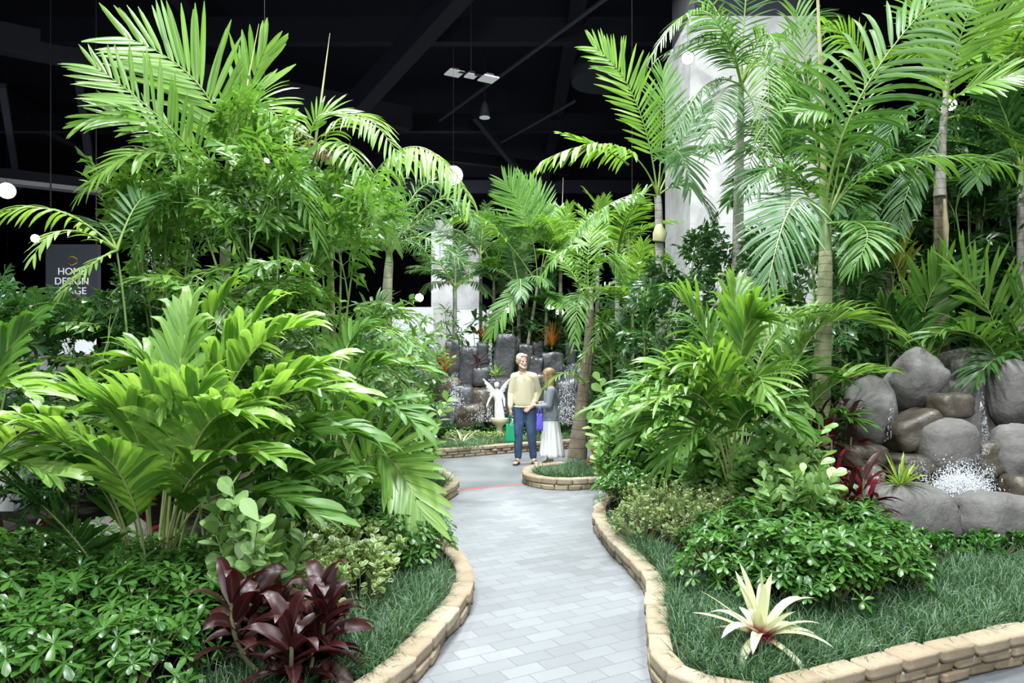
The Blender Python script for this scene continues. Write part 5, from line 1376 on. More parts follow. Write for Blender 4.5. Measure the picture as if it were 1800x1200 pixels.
# bright cat palm in the middle of the right bed
base = gp(1290, 7.0); t = thing('cat_palm', 'bright green palm clump rising from the middle of the right planting', 'palm', base)
B0 = (1290, 900, 7.0)
cat(*B0, (1262, 660, 7.0), (1205, 535, 7.0), L=.48, mat='palm_bright', n=18, a0=38, a1=16, pet=.42, seed=111, W=.05)
cat(*B0, (1290, 650, 7.0), (1292, 525, 7.1), L=.46, mat='palm_bright', n=16, a0=30, a1=12, pet=.46, seed=112, up=(0, -1, .1), W=.05)
cat(*B0, (1330, 650, 7.1), (1395, 560, 7.2), L=.46, mat='palm_bright', n=18, pet=.45, seed=113, W=.046)
cat(*B0, (1220, 700, 6.7), (1060, 712, 6.3), L=.42, mat='palm', n=22, pet=.42, seed=114, W=.042)
cat(*B0, (1245, 710, 6.5), (1130, 720, 6.1), L=.42, mat='palm_bright', n=21, pet=.42, seed=115, W=.044)
cat(*B0, (1272, 700, 6.5), (1235, 640, 6.2), L=.44, mat='palm_bright', n=18, a0=36, pet=.46, seed=116, W=.05)
cat(*B0, (1320, 690, 6.7), (1345, 690, 6.2), L=.42, mat='palm_bright', n=20, pet=.4, seed=117, W=.044)
cat(*B0, (1350, 700, 6.9), (1450, 660, 6.8), L=.42, mat='palm', n=21, pet=.42, seed=118, W=.042)
cat(*B0, (1250, 760, 6.5), (1175, 810, 6.2), L=.40, mat='palm', n=18, pet=.42, seed=119, W=.044)
cat(*B0, (1255, 620, 7.4), (1215, 600, 7.7), L=.42, mat='palm', n=18, pet=.45, seed=120, W=.044)
cat(*B0, (1235, 690, 6.8), (1150, 660, 6.6), L=.42, mat='palm_bright', n=21, pet=.42, seed=126)
cat(*B0, (1300, 640, 6.7), (1330, 560, 6.5), L=.44, mat='palm_bright', n=18, a0=36, pet=.46, seed=127)
cat(*B0, (1300, 740, 6.4), (1380, 740, 6.0), L=.40, mat='palm', n=20, pet=.42, seed=129)
cat(*B0, (1225, 740, 6.5), (1120, 770, 6.2), L=.40, mat='palm', n=20, pet=.42, seed=130)
base = gp(1375, 7.3); t = thing('cat_palm', 'bright palm clump arching right towards the fountain boulders', 'palm', base)
B0 = (1375, 880, 7.3)
cat(*B0, (1415, 610, 7.2), (1552, 575, 7.0), L=.42, mat='lime', n=25, a0=50, a1=22, pet=.42, seed=121, W=.042)
cat(*B0, (1420, 720, 7.0), (1535, 655, 6.7), L=.36, mat='lime', n=22, a0=46, a1=20, pet=.42, seed=122, W=.04)
cat(*B0, (1390, 650, 7.3), (1440, 555, 7.3), L=.42, mat='palm_bright', n=20, pet=.45, seed=123, W=.042)
cat(*B0, (1440, 760, 7.0), (1500, 740, 6.7), L=.32, mat='palm', n=20, pet=.42, seed=124, W=.04)
cat(*B0, (1375, 660, 7.6), (1370, 570, 7.9), L=.42, mat='palm', n=20, pet=.45, seed=125, W=.042)

# paddle-leaf shrubs of the right bed
for k, (px, d, s, i, lab) in enumerate([(1110, 9.0, 1.15, 9, 'pale paddle-leaf shrub at the path side of the right planting'),
                                        (1160, 8.3, 1.02, 1, 'paddle-leaf shrub left of the bright palm clump'),
                                        (1210, 7.8, .92, 2, 'paddle-leaf shrub in front of the bright palm clump'),
                                        (1300, 7.0, .72, 3, 'lower paddle-leaf shrub under the bright palm clump'),
                                        (1375, 6.7, .92, 0, 'paddle-leaf shrub right of the bright palm clump'),
                                        (1412, 5.9, .86, 9, 'light paddle-leaf shrub nearest the red plants and the front boulder'),
                                        (1130, 8.7, 1.15, 2, 'tall paddle-leaf shrub behind the first one on the path side of the right planting'),
                                        (1255, 7.3, .85, 0, 'paddle-leaf shrub low in front of the left fronds of the bright palm clump'),
                                        (1085, 8.6, .62, 3, 'small paddle-leaf shrub hanging over the path by the small round bed')]):
    bush_thing('paddle_shrub', lab, 'shrub', PADO[1] if i == 9 else PAD[i], gp(px, d), k * 1.1 + .3, s)
scatter(UMB, 'umbrella_shrub', 'glossy umbrella-leaf shrub in the mass behind the cream and pink bromeliad', 'shrub', 'umbrella-leaf shrubs of the right planting',
        fill([(1.38, 5.4), (1.45, 4.85), (1.75, 4.5), (2.25, 4.55), (2.7, 4.95), (3.1, 5.4), (3.05, 6.1), (2.7, 6.6), (1.9, 6.5), (1.5, 5.9)], 0.33, 5), (0.85, 1.35), 5)
scatter(UMB, 'umbrella_shrub', 'umbrella-leaf shrub at the right path edge next to the small round bed', 'shrub', 'umbrella-leaf shrubs at the right path edge',
        fill([(1.02, 7.5), (1.2, 8.2), (1.5, 8.7), (2.0, 8.4), (1.5, 7.6), (1.2, 7.2)], 0.34, 6), (0.95, 1.25), 6)
scatter(VAR_S, 'variegated_shrub', 'fine-leaved creamy variegated shrub right of the winding path edging', 'shrub', 'variegated shrubs of the right planting',
        fill([(1.08, 6.3), (1.12, 7.1), (1.6, 7.4), (2.2, 7.1), (2.1, 6.4), (1.6, 6.0), (1.2, 6.0)], 0.36, 7), (0.95, 1.25), 7)
scatter(COV, 'ground_cover_shrub', 'low dark glossy ground-cover bush in front of the fountain boulders', 'shrub', 'ground-cover bushes in front of the right fountain',
        fill([(3.2, 5.65), (3.8, 5.7), (4.6, 5.8), (5.3, 5.9), (5.3, 6.3), (4.2, 6.05), (3.4, 6.05)], 0.27, 8), (0.85, 1.15), 8)
grass('deep green mondo grass round the bromeliad at the lower right', [(1.0, 3.62), (1.35, 3.56), (1.9, 3.83), (2.45, 4.06), (3.0, 4.28), (3.7, 4.55), (4.9, 5.05), (5.2, 5.9), (3.4, 5.6), (2.7, 4.8), (1.9, 4.6), (1.45, 5.0), (1.25, 5.7), (1.08, 5.7), (1.13, 5.3), (1.07, 4.8), (.95, 4.2), (.90, 3.85)], 21000, .18, .006, seed=5)
grass('mondo grass strip behind the winding right path edging', [(1.12, 5.6), (1.3, 5.7), (1.15, 6.4), (1.05, 7.1), (.98, 7.2), (1.0, 6.5), (1.07, 5.9)], 2400, .16, seed=6)

# tall palms of the right bed
base = gp(1296, 9.4); cr = at(1302, 205, 9.4)
t = thing('feather_palm', 'tall slim grey-trunked palm standing in front of the white column', 'palm tree', base)
trunk_part(t, [(0, 0, 0), at(1297, 450, 9.4) - base, cr - base], [.10, .075, .05], M['trunk'])
trunk_part(t, [cr - base, at(1303, 120, 9.4) - base], [.05, .025], M['crownshaft'], 'crownshaft')
H = lambda *a, **k: hero(t, base, *a, **k)
c2 = at(1303, 150, 9.4)
kw = dict(n=36, L=0.55, W=.022, a0=62, a1=32, droop=.9, vee=-4)
H(c2, fr(1312, -10, 9.3), fr(1330, -130, 9.3), mat='palm_dark', seed=131, **{**kw, 'droop': .3, 'up': (0, -1, .2)})
H(c2, fr(1235, 20, 9.1), fr(1140, 110, 8.8), mat='palm', seed=132, **kw)
H(c2, fr(1260, 75, 9.2), fr(1175, 90, 8.9), mat='palm_dark', seed=133, **kw)
H(c2, fr(1350, 60, 9.1), fr(1380, 180, 8.8), mat='palm', seed=134, **kw)
H(c2, fr(1345, 110, 8.9), fr(1345, 290, 8.5), mat='palm_bright', seed=135, **{**kw, 'L': .5})
H(c2, fr(1240, 150, 9.2), fr(1190, 240, 8.9), mat='palm_dark', seed=136, **kw)
H(c2, fr(1265, 170, 8.9), fr(1250, 260, 8.5), mat='palm_dark', seed=137, **kw)
H(c2, fr(1400, 40, 9.5), fr(1480, 60, 9.5), mat='palm_dark', seed=138, **kw)
H(c2, fr(1260, 20, 9.8), fr(1190, -40, 10), mat='palm', seed=139, **kw)
H(c2, fr(1330, 230, 9.0), fr(1290, 350, 8.8), mat='palm_dark', seed=140, **{**kw, 'up': (0, -1, .5), 'droop': .5})
H(c2, fr(1275, 60, 8.9), fr(1225, 40, 8.4), mat='palm_dark', seed=141, **kw)

base = gp(1436, 7.6); cr = at(1449, 395, 7.6)
t = thing('feather_palm', 'thick-trunked right palm with a tall pale spear leaf and a great frond sweeping up right', 'palm tree', base)
trunk_part(t, [(0, 0, 0), at(1448, 560, 7.6) - base, at(1451, 440, 7.6) - base], [.115, .085, .065], M['trunk_green'])
trunk_part(t, [at(1451, 440, 7.6) - base, at(1449, 380, 7.6) - base, at(1447, 300, 7.6) - base], [.068, .055, .03], M['crownshaft'], 'crownshaft')
g = Geo(); o_ = base; g.tube([at(1448, 330, 7.55) - o_, at(1446, 200, 7.5) - o_, at(1440, 60, 7.4) - o_, at(1436, -40, 7.3) - o_], [.034, .028, .018, .012], 8); g.obj('spear_leaf', M['spear'], t)
H(cr, fr(1500, 195, 7.2), fr(1650, -10, 6.9), mat='palm', n=28, L=.86, W=.056, a0=66, a1=36, droop=.95, vee=-14, up=(.25, -.55, .8), seed=151, pet=.12, r=.018, prof=WIDE)
H(cr, fr(1400, 352, 6.9), fr(1350, 500, 6.5), mat='palm_blue', rib='rachis_pale', n=44, L=.62, W=.030, a0=64, a1=20, droop=.6, vee=-6, up=(.1, -.6, .8), seed=152, pet=.25, r=.016)
H(cr, fr(1575, 285, 7.0), fr(1815, 300, 6.6), mat='palm', n=30, L=.52, W=.034, a0=60, a1=28, droop=1.1, vee=-6, seed=153, pet=.22)
H(cr, fr(1520, 400, 6.9), fr(1500, 470, 6.6), mat='palm', n=24, L=.48, W=.032, a0=60, a1=26, droop=1.0, seed=154, pet=.2)
H(cr, fr(1425, 170, 7.7), fr(1400, 20, 7.8), mat='palm', n=26, L=.55, W=.032, a0=58, a1=30, droop=.5, up=(0, -1, .4), seed=155, pet=.2)
H(cr, fr(1520, 150, 7.9), fr(1450, 45, 7.9), mat='palm_bright', n=28, L=.5, W=.032, a0=60, a1=30, droop=1.0, seed=156, pet=.25)
H(cr, fr(1380, 300, 7.3), fr(1330, 330, 7.0), mat='palm_dark', n=24, L=.5, W=.032, a0=60, a1=30, droop=1.0, seed=157, pet=.2)
H(cr, fr(1530, 290, 7.5), fr(1600, 330, 7.3), mat='palm_dark', n=26, L=.5, W=.034, a0=60, a1=30, droop=1.2, seed=158, pet=.2)
H(cr, fr(1475, 230, 7.4), fr(1405, 200, 7.1), mat='palm', n=26, L=.5, W=.032, a0=55, a1=28, droop=.6, up=(0, -.8, .6), seed=159, pet=.3)

base = gp(1655, 8.8); cr = at(1660, 255, 8.7)
t = thing('feather_palm', 'right palm with a brown-husked stem whose fronds comb across the upper right corner', 'palm tree', base)
trunk_part(t, [(0, 0, 0), at(1654, 470, 8.8) - base, at(1652, 330, 8.7) - base], [.12, .08, .07], M['trunk_brown'])
trunk_part(t, [at(1652, 345, 8.68) - base, at(1656, 250, 8.7) - base, at(1667, 130, 8.7) - base], [.072, .05, .03], M['trunk'], 'crownshaft')
g = Geo(); g.tube([at(1660, 350, 8.58) - base, at(1663, 400, 8.55) - base, at(1664, 455, 8.58) - base], [.02, .035, .012], 6); g.obj('dry_sheath', M['husk'], t)
H(at(1664, 180, 8.7), fr(1690, 60, 8.5), fr(1745, -60, 8.3), mat='palm_bright', n=24, L=.85, W=.055, a0=62, a1=50, droop=.15, vee=0, up=(0, -1, .2), seed=161, pet=.08, prof=WIDE)
H(at(1664, 190, 8.7), fr(1715, 150, 8.3), fr(1810, 130, 8.0), mat='palm_bright', n=24, L=.55, W=.045, a0=52, a1=24, droop=.3, vee=4, up=(0, -1, .6), seed=162, pet=.15, prof=WIDE)
H(at(1664, 210, 8.7), fr(1730, 215, 8.4), fr(1830, 290, 8.2), mat='palm', n=24, L=.55, W=.045, a0=60, a1=28, droop=.9, seed=163, prof=WIDE)
H(at(1664, 190, 8.7), fr(1630, 60, 8.8), fr(1580, -40, 8.9), mat='palm', n=24, L=.6, W=.045, a0=60, a1=30, droop=.4, up=(0, -1, .4), seed=164, prof=WIDE)
H(at(1664, 210, 8.7), fr(1600, 190, 8.6), fr(1540, 290, 8.4), mat='palm_dark', n=26, L=.55, W=.04, a0=60, a1=30, droop=1.1, seed=165)
H(at(1664, 220, 8.7), fr(1610, 300, 8.6), fr(1580, 400, 8.4), mat='palm_dark', n=26, L=.55, W=.04, a0=60, a1=30, droop=1.1, seed=166)
H(at(1664, 150, 8.7), fr(1760, 40, 9.0), fr(1850, 40, 9.2), mat='palm_bright', n=24, L=.7, W=.05, a0=60, a1=30, droop=.5, vee=0, seed=167, prof=WIDE)
spear(t, base, at(1648, 60, 8.6), at(1645, -40, 8.6), .02)

base = gp(1162, 10.2); cr = at(1156, 345, 10.2)
t = thing('feather_palm', 'palm left of the white column with one bright feather frond standing tall', 'palm tree', base)
trunk_part(t, [(0, 0, 0), at(1160, 480, 10.2) - base, cr - base], [.085, .062, .05], M['trunk'])
g = Geo(); g.tube([at(1158, 396, 10.15) - base, at(1160, 410, 10.12) - base, at(1158, 424, 10.13) - base], [.05, .10, .085], 10); g.obj('dry_sheath', M['spear'], t)
H(cr, fr(1118, 180, 10), fr(1045, 84, 9.8), mat='palm_bright', n=32, L=.62, W=.045, a0=56, a1=30, droop=.15, vee=4, up=(0, -1, .3), seed=171, pet=.2, prof=WIDE)
H(cr, fr(1185, 265, 9.6), fr(1215, 330, 9.2), mat='palm_blue', n=26, L=.62, W=.04, a0=62, a1=22, droop=.45, vee=0, up=(.1, -.7, .7), seed=172, pet=.25)
H(cr, fr(1085, 258, 9.9), fr(955, 282, 9.6), mat='palm_bright', n=24, L=.46, W=.05, a0=72, a1=40, droop=1.6, vee=-10, seed=173, pet=.35, prof=WIDE, lens=(.9, 1, .8))
H(at(1105, 290, 10), fr(1060, 262, 9.9), fr(990, 236, 9.8), mat='palm_bright', n=8, L=.30, W=.05, a0=30, a1=12, droop=.3, seed=174, pet=.5, prof=WIDE)
H(cr, fr(1085, 352, 9.7), fr(1005, 415, 9.4), mat='palm', n=26, L=.40, W=.05, a0=70, a1=36, droop=1.4, vee=-8, seed=175, pet=.25, prof=WIDE)
H(cr, fr(1165, 220, 10.3), fr(1165, 130, 10.4), mat='palm', n=26, L=.55, W=.04, a0=48, a1=22, droop=.3, up=(0, -1, .2), seed=176, pet=.25)
H(cr, fr(1215, 330, 10), fr(1260, 410, 9.8), mat='palm_dark', n=26, L=.5, W=.04, a0=60, a1=28, droop=1.0, seed=177)
H(cr, fr(1200, 250, 10.4), fr(1230, 190, 10.5), mat='palm_dark', n=26, L=.5, W=.04, a0=50, a1=24, droop=.5, up=(0, -1, .3), seed=178, pet=.25)

back_palm('slim grey-trunked palm at the right edge beside the large rounded boulder', 1795, 9.4, 330, 10, 1.4, PALMD, .06, 'trunk', 11, z=SOILZ)
back_palm('far right palm whose bright fronds fill the top corner behind the combing fronds', 1765, 10.8, 175, 12, 2.0, PALMB, .06, 'trunk', 12, z=SOILZ)
back_palm('thin palm with bright fronds between the leaning palm and the palm left of the column', 1112, 10.8, 570, 9, 1.0, PALMB, .03, 'trunk_green', 13, z=SOILZ, sp=(1105, 410, 10.8))
back_palm('low palm with dark fronds right of the leaning trunk', 1075, 11.2, 650, 9, .85, PALMD, .03, 'trunk_green', 14, z=SOILZ)
back_palm('bushy bright palm behind the thin palm, above the right planting', 1085, 13.6, 470, 12, 1.5, PALMB, .05, 'trunk', 15, z=SOILZ)
back_palm('dark palm behind the smooth tilted rock at the top of the fountain', 1560, 10.4, 440, 12, 1.5, PALMD, .06, 'trunk_brown', 16, z=SOILZ)
back_palm('dark palm behind the thick-trunked right palm', 1480, 10.6, 400, 12, 1.5, PALMD, .06, 'trunk_brown', 17, z=SOILZ)
back_palm('dark palm deep behind the large rounded boulder', 1720, 10.8, 420, 12, 1.5, PALMD, .06, 'trunk_brown', 18, z=SOILZ)
back_palm('palm with dull fronds in front of the foot of the white column', 1385, 10.4, 330, 10, 1.5, PALMD, .05, 'trunk', 19, z=SOILZ)

base = gp(1625, 8.5); t = thing('cat_palm', 'dark green palm with one pleated frond upright above the pointed boulder', 'palm', base)
cat(1620, 800, 8.5, (1615, 600, 8.4), (1660, 480, 8.2), L=.55, mat='palm', n=18, a0=56, a1=26, pet=.42, seed=181, W=.06, up=(0, -1, .3), droop=.15)
cat(1625, 800, 8.5, (1590, 610, 8.4), (1545, 540, 8.2), L=.5, mat='palm_dark', n=18, pet=.42, seed=182, W=.055)
cat(1625, 800, 8.5, (1600, 560, 8.7), (1560, 440, 8.7), L=.5, mat='yellow_frond', n=14, a0=50, pet=.6, seed=183, W=.04, droop=.6)
cat(1625, 800, 8.5, (1650, 620, 8.3), (1700, 590, 8.1), L=.4, mat='palm', n=16, pet=.42, seed=184, W=.05)
base = gp(1770, 8.5); t = thing('cat_palm', 'green palm whose big upright fan of leaflets stands above the large rounded boulder', 'palm', base)
cat(1775, 760, 8.5, (1755, 590, 8.2), (1690, 480, 8.0), L=.62, mat='palm_bright', n=20, a0=56, a1=24, pet=.35, seed=191, W=.055, up=(0, -1, .4), droop=.15)
cat(1775, 760, 8.5, (1740, 610, 7.9), (1640, 590, 7.6), L=.45, mat='palm', n=18, pet=.35, seed=192, W=.05)
cat(1775, 760, 8.5, (1790, 590, 8.2), (1830, 490, 8.1), L=.55, mat='palm', n=18, a0=50, pet=.35, seed=193, W=.05, up=(0, -1, .4))
cat(1775, 760, 8.5, (1770, 640, 7.8), (1720, 660, 7.4), L=.42, mat='palm_dark', n=18, pet=.35, seed=194, W=.05)
cat(1775, 760, 8.5, (1800, 620, 8.0), (1860, 640, 7.7), L=.42, mat='palm_dark', n=18, pet=.35, seed=195, W=.05)

fishtail('dark fishtail palm between the bright palm clump and the fountain', 1450, 8.6, [(1430, 500, 0), (1480, 480, .2), (1510, 520, -.1)], .75, FISH_D, seed=11, per=6, zlow=.3)
fishtail('dark fishtail palm behind the bright palm clump', 1340, 9.2, [(1330, 490, 0), (1370, 500, .2), (1300, 520, -.1)], .7, FISH_D, seed=12, per=6, zlow=.3)
fishtail('fishtail palm with glossy leaves in front of the foot of the white column', 1230, 9.8, [(1215, 480, 0), (1250, 465, .2), (1270, 510, -.1)], .62, FISH_D, seed=13, per=6, zlow=.2)
fishtail('dark fishtail palm left of the bright palm clump', 1150, 9.4, [(1130, 560, 0), (1180, 540, .2)], .7, FISH_D, seed=14, per=6, zlow=.2)
fishtail('fishtail palm with pale leaf backs above the pointed boulder', 1560, 9.0, [(1540, 480, 0), (1570, 500, .1)], .7, FISH_D, seed=15, per=5, zlow=.4)
fishtail('tall dark fishtail palm filling the gap behind the great right frond', 1575, 10.6, [(1560, 330, 0), (1600, 300, .2), (1530, 380, -.1)], .9, FISH_D, seed=16, per=7, zlow=.4)
fishtail('tall dark fishtail palm behind the slim stem with the two flood lamps', 1715, 10.3, [(1700, 310, 0), (1740, 280, .2), (1680, 370, -.1)], .9, FISH_D, seed=17, per=7, zlow=.4)
fishtail('tall dark fishtail palm at the right edge below the top corner fronds', 1800, 9.8, [(1790, 250, 0), (1830, 300, .2), (1770, 340, -.1)], .85, FISH_D, seed=18, per=7, zlow=.4)
for px, d, lib, s, lab in [(1090, 12.2, DARKF[0], 1.3, 'dark ragged-leaf shrub right of the leaning palm'),
                           (1140, 11.4, DARK[1], 1.45, 'dark glossy shrub behind the pale paddle-leaf shrub'),
                           (1190, 11.0, DARKF[1], 1.4, 'dark ragged-leaf shrub left of the white column foot'),
                           (1255, 11.4, DARK[2], 1.5, 'dark glossy shrub hiding the foot of the white column'),
                           (1320, 10.8, DARK[0], 1.35, 'dark glossy shrub right of the slim palm trunk'),
                           (1395, 10.0, DARKF[2], 1.35, 'dark ragged-leaf shrub behind the thick palm trunk'),
                           (1450, 9.6, DARK[1], 1.15, 'dark glossy shrub right of the thick palm trunk'),
                           (1520, 9.4, DARKF[0], 1.05, 'dark ragged-leaf shrub above the egg-shaped boulder'),
                           (1560, 11.4, DARK[0], 1.75, 'tall dark shrub deep behind the right fountain'),
                           (1640, 11.6, DARKF[1], 1.8, 'tall dark ragged-leaf shrub behind the brown-husked palm'),
                           (1720, 11.4, DARK[2], 1.8, 'tall dark shrub behind the green fan of leaflets'),
                           (1800, 11.0, DARKF[2], 1.8, 'tall dark ragged-leaf shrub at the right edge'),
                           (1470, 12.0, DARK[2], 1.9, 'tall dark shrub behind the pale spear leaf'),
                           (1400, 7.9, DARKF[1], .8, 'dark ragged-leaf shrub low behind the arching bright palm'),
                           (1230, 8.6, DARK[0], .8, 'dark glossy shrub low behind the paddle-leaf shrubs'),
                           (1780, 9.8, DARK[1], 1.1, 'dark shrub just behind the large rounded boulder'),
                           (1690, 9.8, DARKF[0], 1.1, 'dark ragged-leaf shrub behind the smooth tilted rock')]:
    bush_thing('leafy_shrub', lab, 'shrub', lib, gp(px, d), R.uniform(0, 6.28), s)
# ---------------------------------------------------------------- the couple, their bags, the statue
_b = bmesh.new(); bmesh.ops.create_icosphere(_b, subdivisions=2, radius=1.0); BALL = [tuple(v.co) for v in _b.verts]; _b.free()
def blob_mesh(name, prims, mat, voxel=0.007, smooth=5, mats=None):
    """One continuous skin grown over tapered limbs and ellipsoids."""
    bm = bmesh.new()
    for p in prims:
        if p[0] == 'E':
            c, s = p[1], p[2]; rot = p[3] if len(p) > 3 else (0, 0, 0)
            g = bmesh.ops.create_icosphere(bm, subdivisions=3, radius=1.0)
            Mx = Matrix.Translation(c) @ Euler([a * DEG for a in rot]).to_matrix().to_4x4() @ Matrix.Diagonal((*s, 1))
            bmesh.ops.transform(bm, matrix=Mx, verts=g['verts'])
        else:
            for (a, ra), (b, rb) in zip(p[1][:-1], p[1][1:]):
                hb = bmesh.new()
                for q, r in ((a, ra), (b, rb)):
                    r3 = r if isinstance(r, tuple) else (r, r, r)
                    for u in BALL: hb.verts.new((q[0] + u[0] * r3[0], q[1] + u[1] * r3[1], q[2] + u[2] * r3[2]))
                bmesh.ops.convex_hull(hb, input=hb.verts[:])
                bmesh.ops.delete(hb, geom=[v for v in hb.verts if not v.link_faces], context='VERTS')
                hm = bpy.data.meshes.new('h'); hb.to_mesh(hm); hb.free(); bm.from_mesh(hm); bpy.data.meshes.remove(hm)
    me = bpy.data.meshes.new(name); bm.to_mesh(me); bm.free()
    tmp = bpy.data.objects.new(name + '_tmp', me); COL.objects.link(tmp)
    md = tmp.modifiers.new('r', 'REMESH'); md.mode = 'VOXEL'; md.voxel_size = voxel; md.use_smooth_shade = True
    if smooth:
        sm = tmp.modifiers.new('s', 'SMOOTH'); sm.iterations = smooth; sm.factor = 0.5
    dg = bpy.context.evaluated_depsgraph_get(); dg.update()
    out = bpy.data.meshes.new_from_object(tmp.evaluated_get(dg)); out.name = name
    bpy.data.objects.remove(tmp); bpy.data.meshes.remove(me)
    out.materials.clear(); out.materials.append(mat)
    for q in out.polygons: q.use_smooth = True
    return out

def hand(wrist, d, palm_n, side, curl=0.5, s=1.0, spread=0.18):
    """Palm, four unequal bent fingers and a thumb from the side of the palm."""
    w = Vector(wrist); d = Vector(d).normalized(); n = Vector(palm_n).normalized(); x = d.cross(n).normalized() * side
    n = x.cross(d).normalized() * side
    pr = [('E', w + d * .045 * s, (.026 * s, .026 * s, .026 * s))]
    pr.append(('C', [(w, .024 * s), (w + d * .05 * s - x * .010 * s, .022 * s), (w + d * .085 * s - x * .012 * s, .016 * s)]))
    pr.append(('C', [(w, .024 * s), (w + d * .05 * s + x * .014 * s, .020 * s), (w + d * .082 * s + x * .020 * s, .014 * s)]))
    for k, (o, ln) in enumerate(((.030, .066), (.010, .078), (-.010, .072), (-.028, .056))):
        a = w + d * (.085 if k else .08) * s + x * o * s
        dir1 = (d + x * o * spread * 12 + n * curl * .5).normalized(); b = a + dir1 * ln * .5 * s
        dir2 = (d + n * curl * 1.6).normalized(); c = b + dir2 * ln * .5 * s
        pr.append(('C', [(a, .0095 * s), (b, .0088 * s), (c, .0072 * s)]))
    a = w + d * .03 * s + x * .024 * s; b = a + (x * .8 + d * .7 + n * .25).normalized() * .035 * s; c = b + (x * .25 + d + n * .4).normalized() * .032 * s
    pr.append(('C', [(a, .012 * s), (b, .0105 * s), (c, .008 * s)]))
    return pr

def head_prims(c, f, up=Vector((0, 0, 1)), s=1.0, female=False):
    """Skull, jaw, brow, nose, lips, ears about the head centre c, facing f."""
    f = Vector(f).normalized(); r = f.cross(up).normalized()
    P = lambda a, b, z: Vector(c) + (f * a + r * b + up * z) * s
    yaw = math.degrees(math.atan2(f.y, f.x)) - 90
    E = lambda p, e: ('E', p, tuple(q * s for q in e), (0, 0, yaw))
    j = .9 if female else 1.0
    return [E(P(-.012, 0, .03), (.076, .095, .088)), E(P(.018, 0, -.035), (.062 * j, .072, .072)), E(P(.048, 0, -.082), (.036 * j, .034, .028)),
            E(P(.072, 0, .022), (.052, .020, .016)), ('C', [(P(.082, 0, .018), .009 * s), (P(.106, 0, -.022), .013 * s)]),
            E(P(.086, .016, -.024), (.010, .012, .009)), E(P(.086, -.016, -.024), (.010, .012, .009)),
            E(P(.080, 0, -.052), (.024, .012, .007)), E(P(.078, 0, -.062), (.020, .012, .008)),
            E(P(.062, .036, -.018), (.022, .020, .022)), E(P(.062, -.036, -.018), (.022, .020, .022)),
            E(P(-.008, .078, -.005), (.012, .022, .032)), E(P(-.008, -.078, -.005), (.012, .022, .032))]

def face_bits(par, c, f, s=1.0, up=Vector((0, 0, 1)), brow=None):
    f = Vector(f).normalized(); r = f.cross(up).normalized(); P = lambda a, b, z: Vector(c) + (f * a + r * b + up * z) * s
    yaw = math.degrees(math.atan2(f.y, f.x)) - 90
    for sd in (-1, 1):
        link('eye', blob_mesh('eye', [('E', P(.0765, sd * .031, .003), (.013 * s, .009 * s, .007 * s), (0, 0, yaw))], M['eye'], .004, 0), par)
        if brow: link('eyebrow', blob_mesh('eyebrow', [('C', [(P(.090, sd * .016, .024), .005 * s), (P(.080, sd * .044, .024), .004 * s)])], M[brow], .004, 0), par)

def skin_mat(name, col):
    m, nt, p, out = mat_new(name); p.inputs['Base Color'].default_value = (*col, 1); p.inputs['Roughness'].default_value = .5
    p.inputs['Subsurface Weight'].default_value = .1; p.inputs['Subsurface Radius'].default_value = (.02, .008, .005)
    return m
M['skin'] = skin_mat('fair_skin', (0.62, 0.36, 0.27)); M['skin_tan'] = skin_mat('tan_skin', (0.55, 0.30, 0.19))
M['eye'] = plain('dark_eye', (0.04, 0.03, 0.03), .3)
M['hair_blond'] = plain('greying_blond_hair', (0.55, 0.45, 0.31), .6, nscale=40, namt=.25)
M['beard'] = plain('pale_beard', (0.58, 0.42, 0.32), .8, nscale=50, namt=.2)
M['hair_brown'] = plain('light_brown_hair', (0.24, 0.155, 0.07), .5, nscale=22, namt=.6)
def knit(name, col, sc=90):
    m, nt, p, out = mat_new(name); a = noise_tex(nt, 4, 4); w = N(nt, 'TexWave'); w.inputs['Scale'].default_value = sc; w.inputs['Distortion'].default_value = 1.2
    tc = N(nt, 'TexCoord'); nt.links.new(tc.outputs['Object'], w.inputs[0])
    c = ramp(nt, a, [(.3, tuple(x * .9 for x in col)), (.7, col)]); nt.links.new(c, p.inputs['Base Color']); p.inputs['Roughness'].default_value = .9
    bump(nt, p, w.outputs[1], .25, .004); return m
M['cream_knit'] = knit('cream_knit', (0.66, 0.60, 0.42)); M['grey_knit'] = knit('grey_knit', (0.25, 0.28, 0.32))
def denim():
    m, nt, p, out = mat_new('worn_denim'); a = noise_tex(nt, 5, 5); b = noise_tex(nt, 120, 2)
    c = ramp(nt, a, [(.35, (0.018, 0.035, 0.085)), (.6, (0.04, 0.075, 0.16)), (.78, (0.16, 0.22, 0.33))])
    c = mixc(nt, math_n(nt, 'MULTIPLY', b, .25), c, (.10, .15, .24)); nt.links.new(c, p.inputs['Base Color']); p.inputs['Roughness'].default_value = .85; bump(nt, p, a, .3, .02); return m
M['denim'] = denim()
M['white_cloth'] = plain('white_skirt_cloth', (0.80, 0.80, 0.80), .85, nscale=5, namt=.05)
M['leather'] = plain('black_leather', (0.025, 0.022, 0.022), .4); M['suede'] = plain('beige_suede', (0.46, 0.38, 0.24), .85)
M['green_bag'] = plain('green_bag_cloth', (0.0, 0.27, 0.12), .6, nscale=6, namt=.1); M['violet_bag'] = plain('violet_bag_cloth', (0.13, 0.11, 0.72), .6, nscale=6, namt=.1)
M['paper'] = plain('white_paper', (.8, .8, .78), .7)
V = Vector
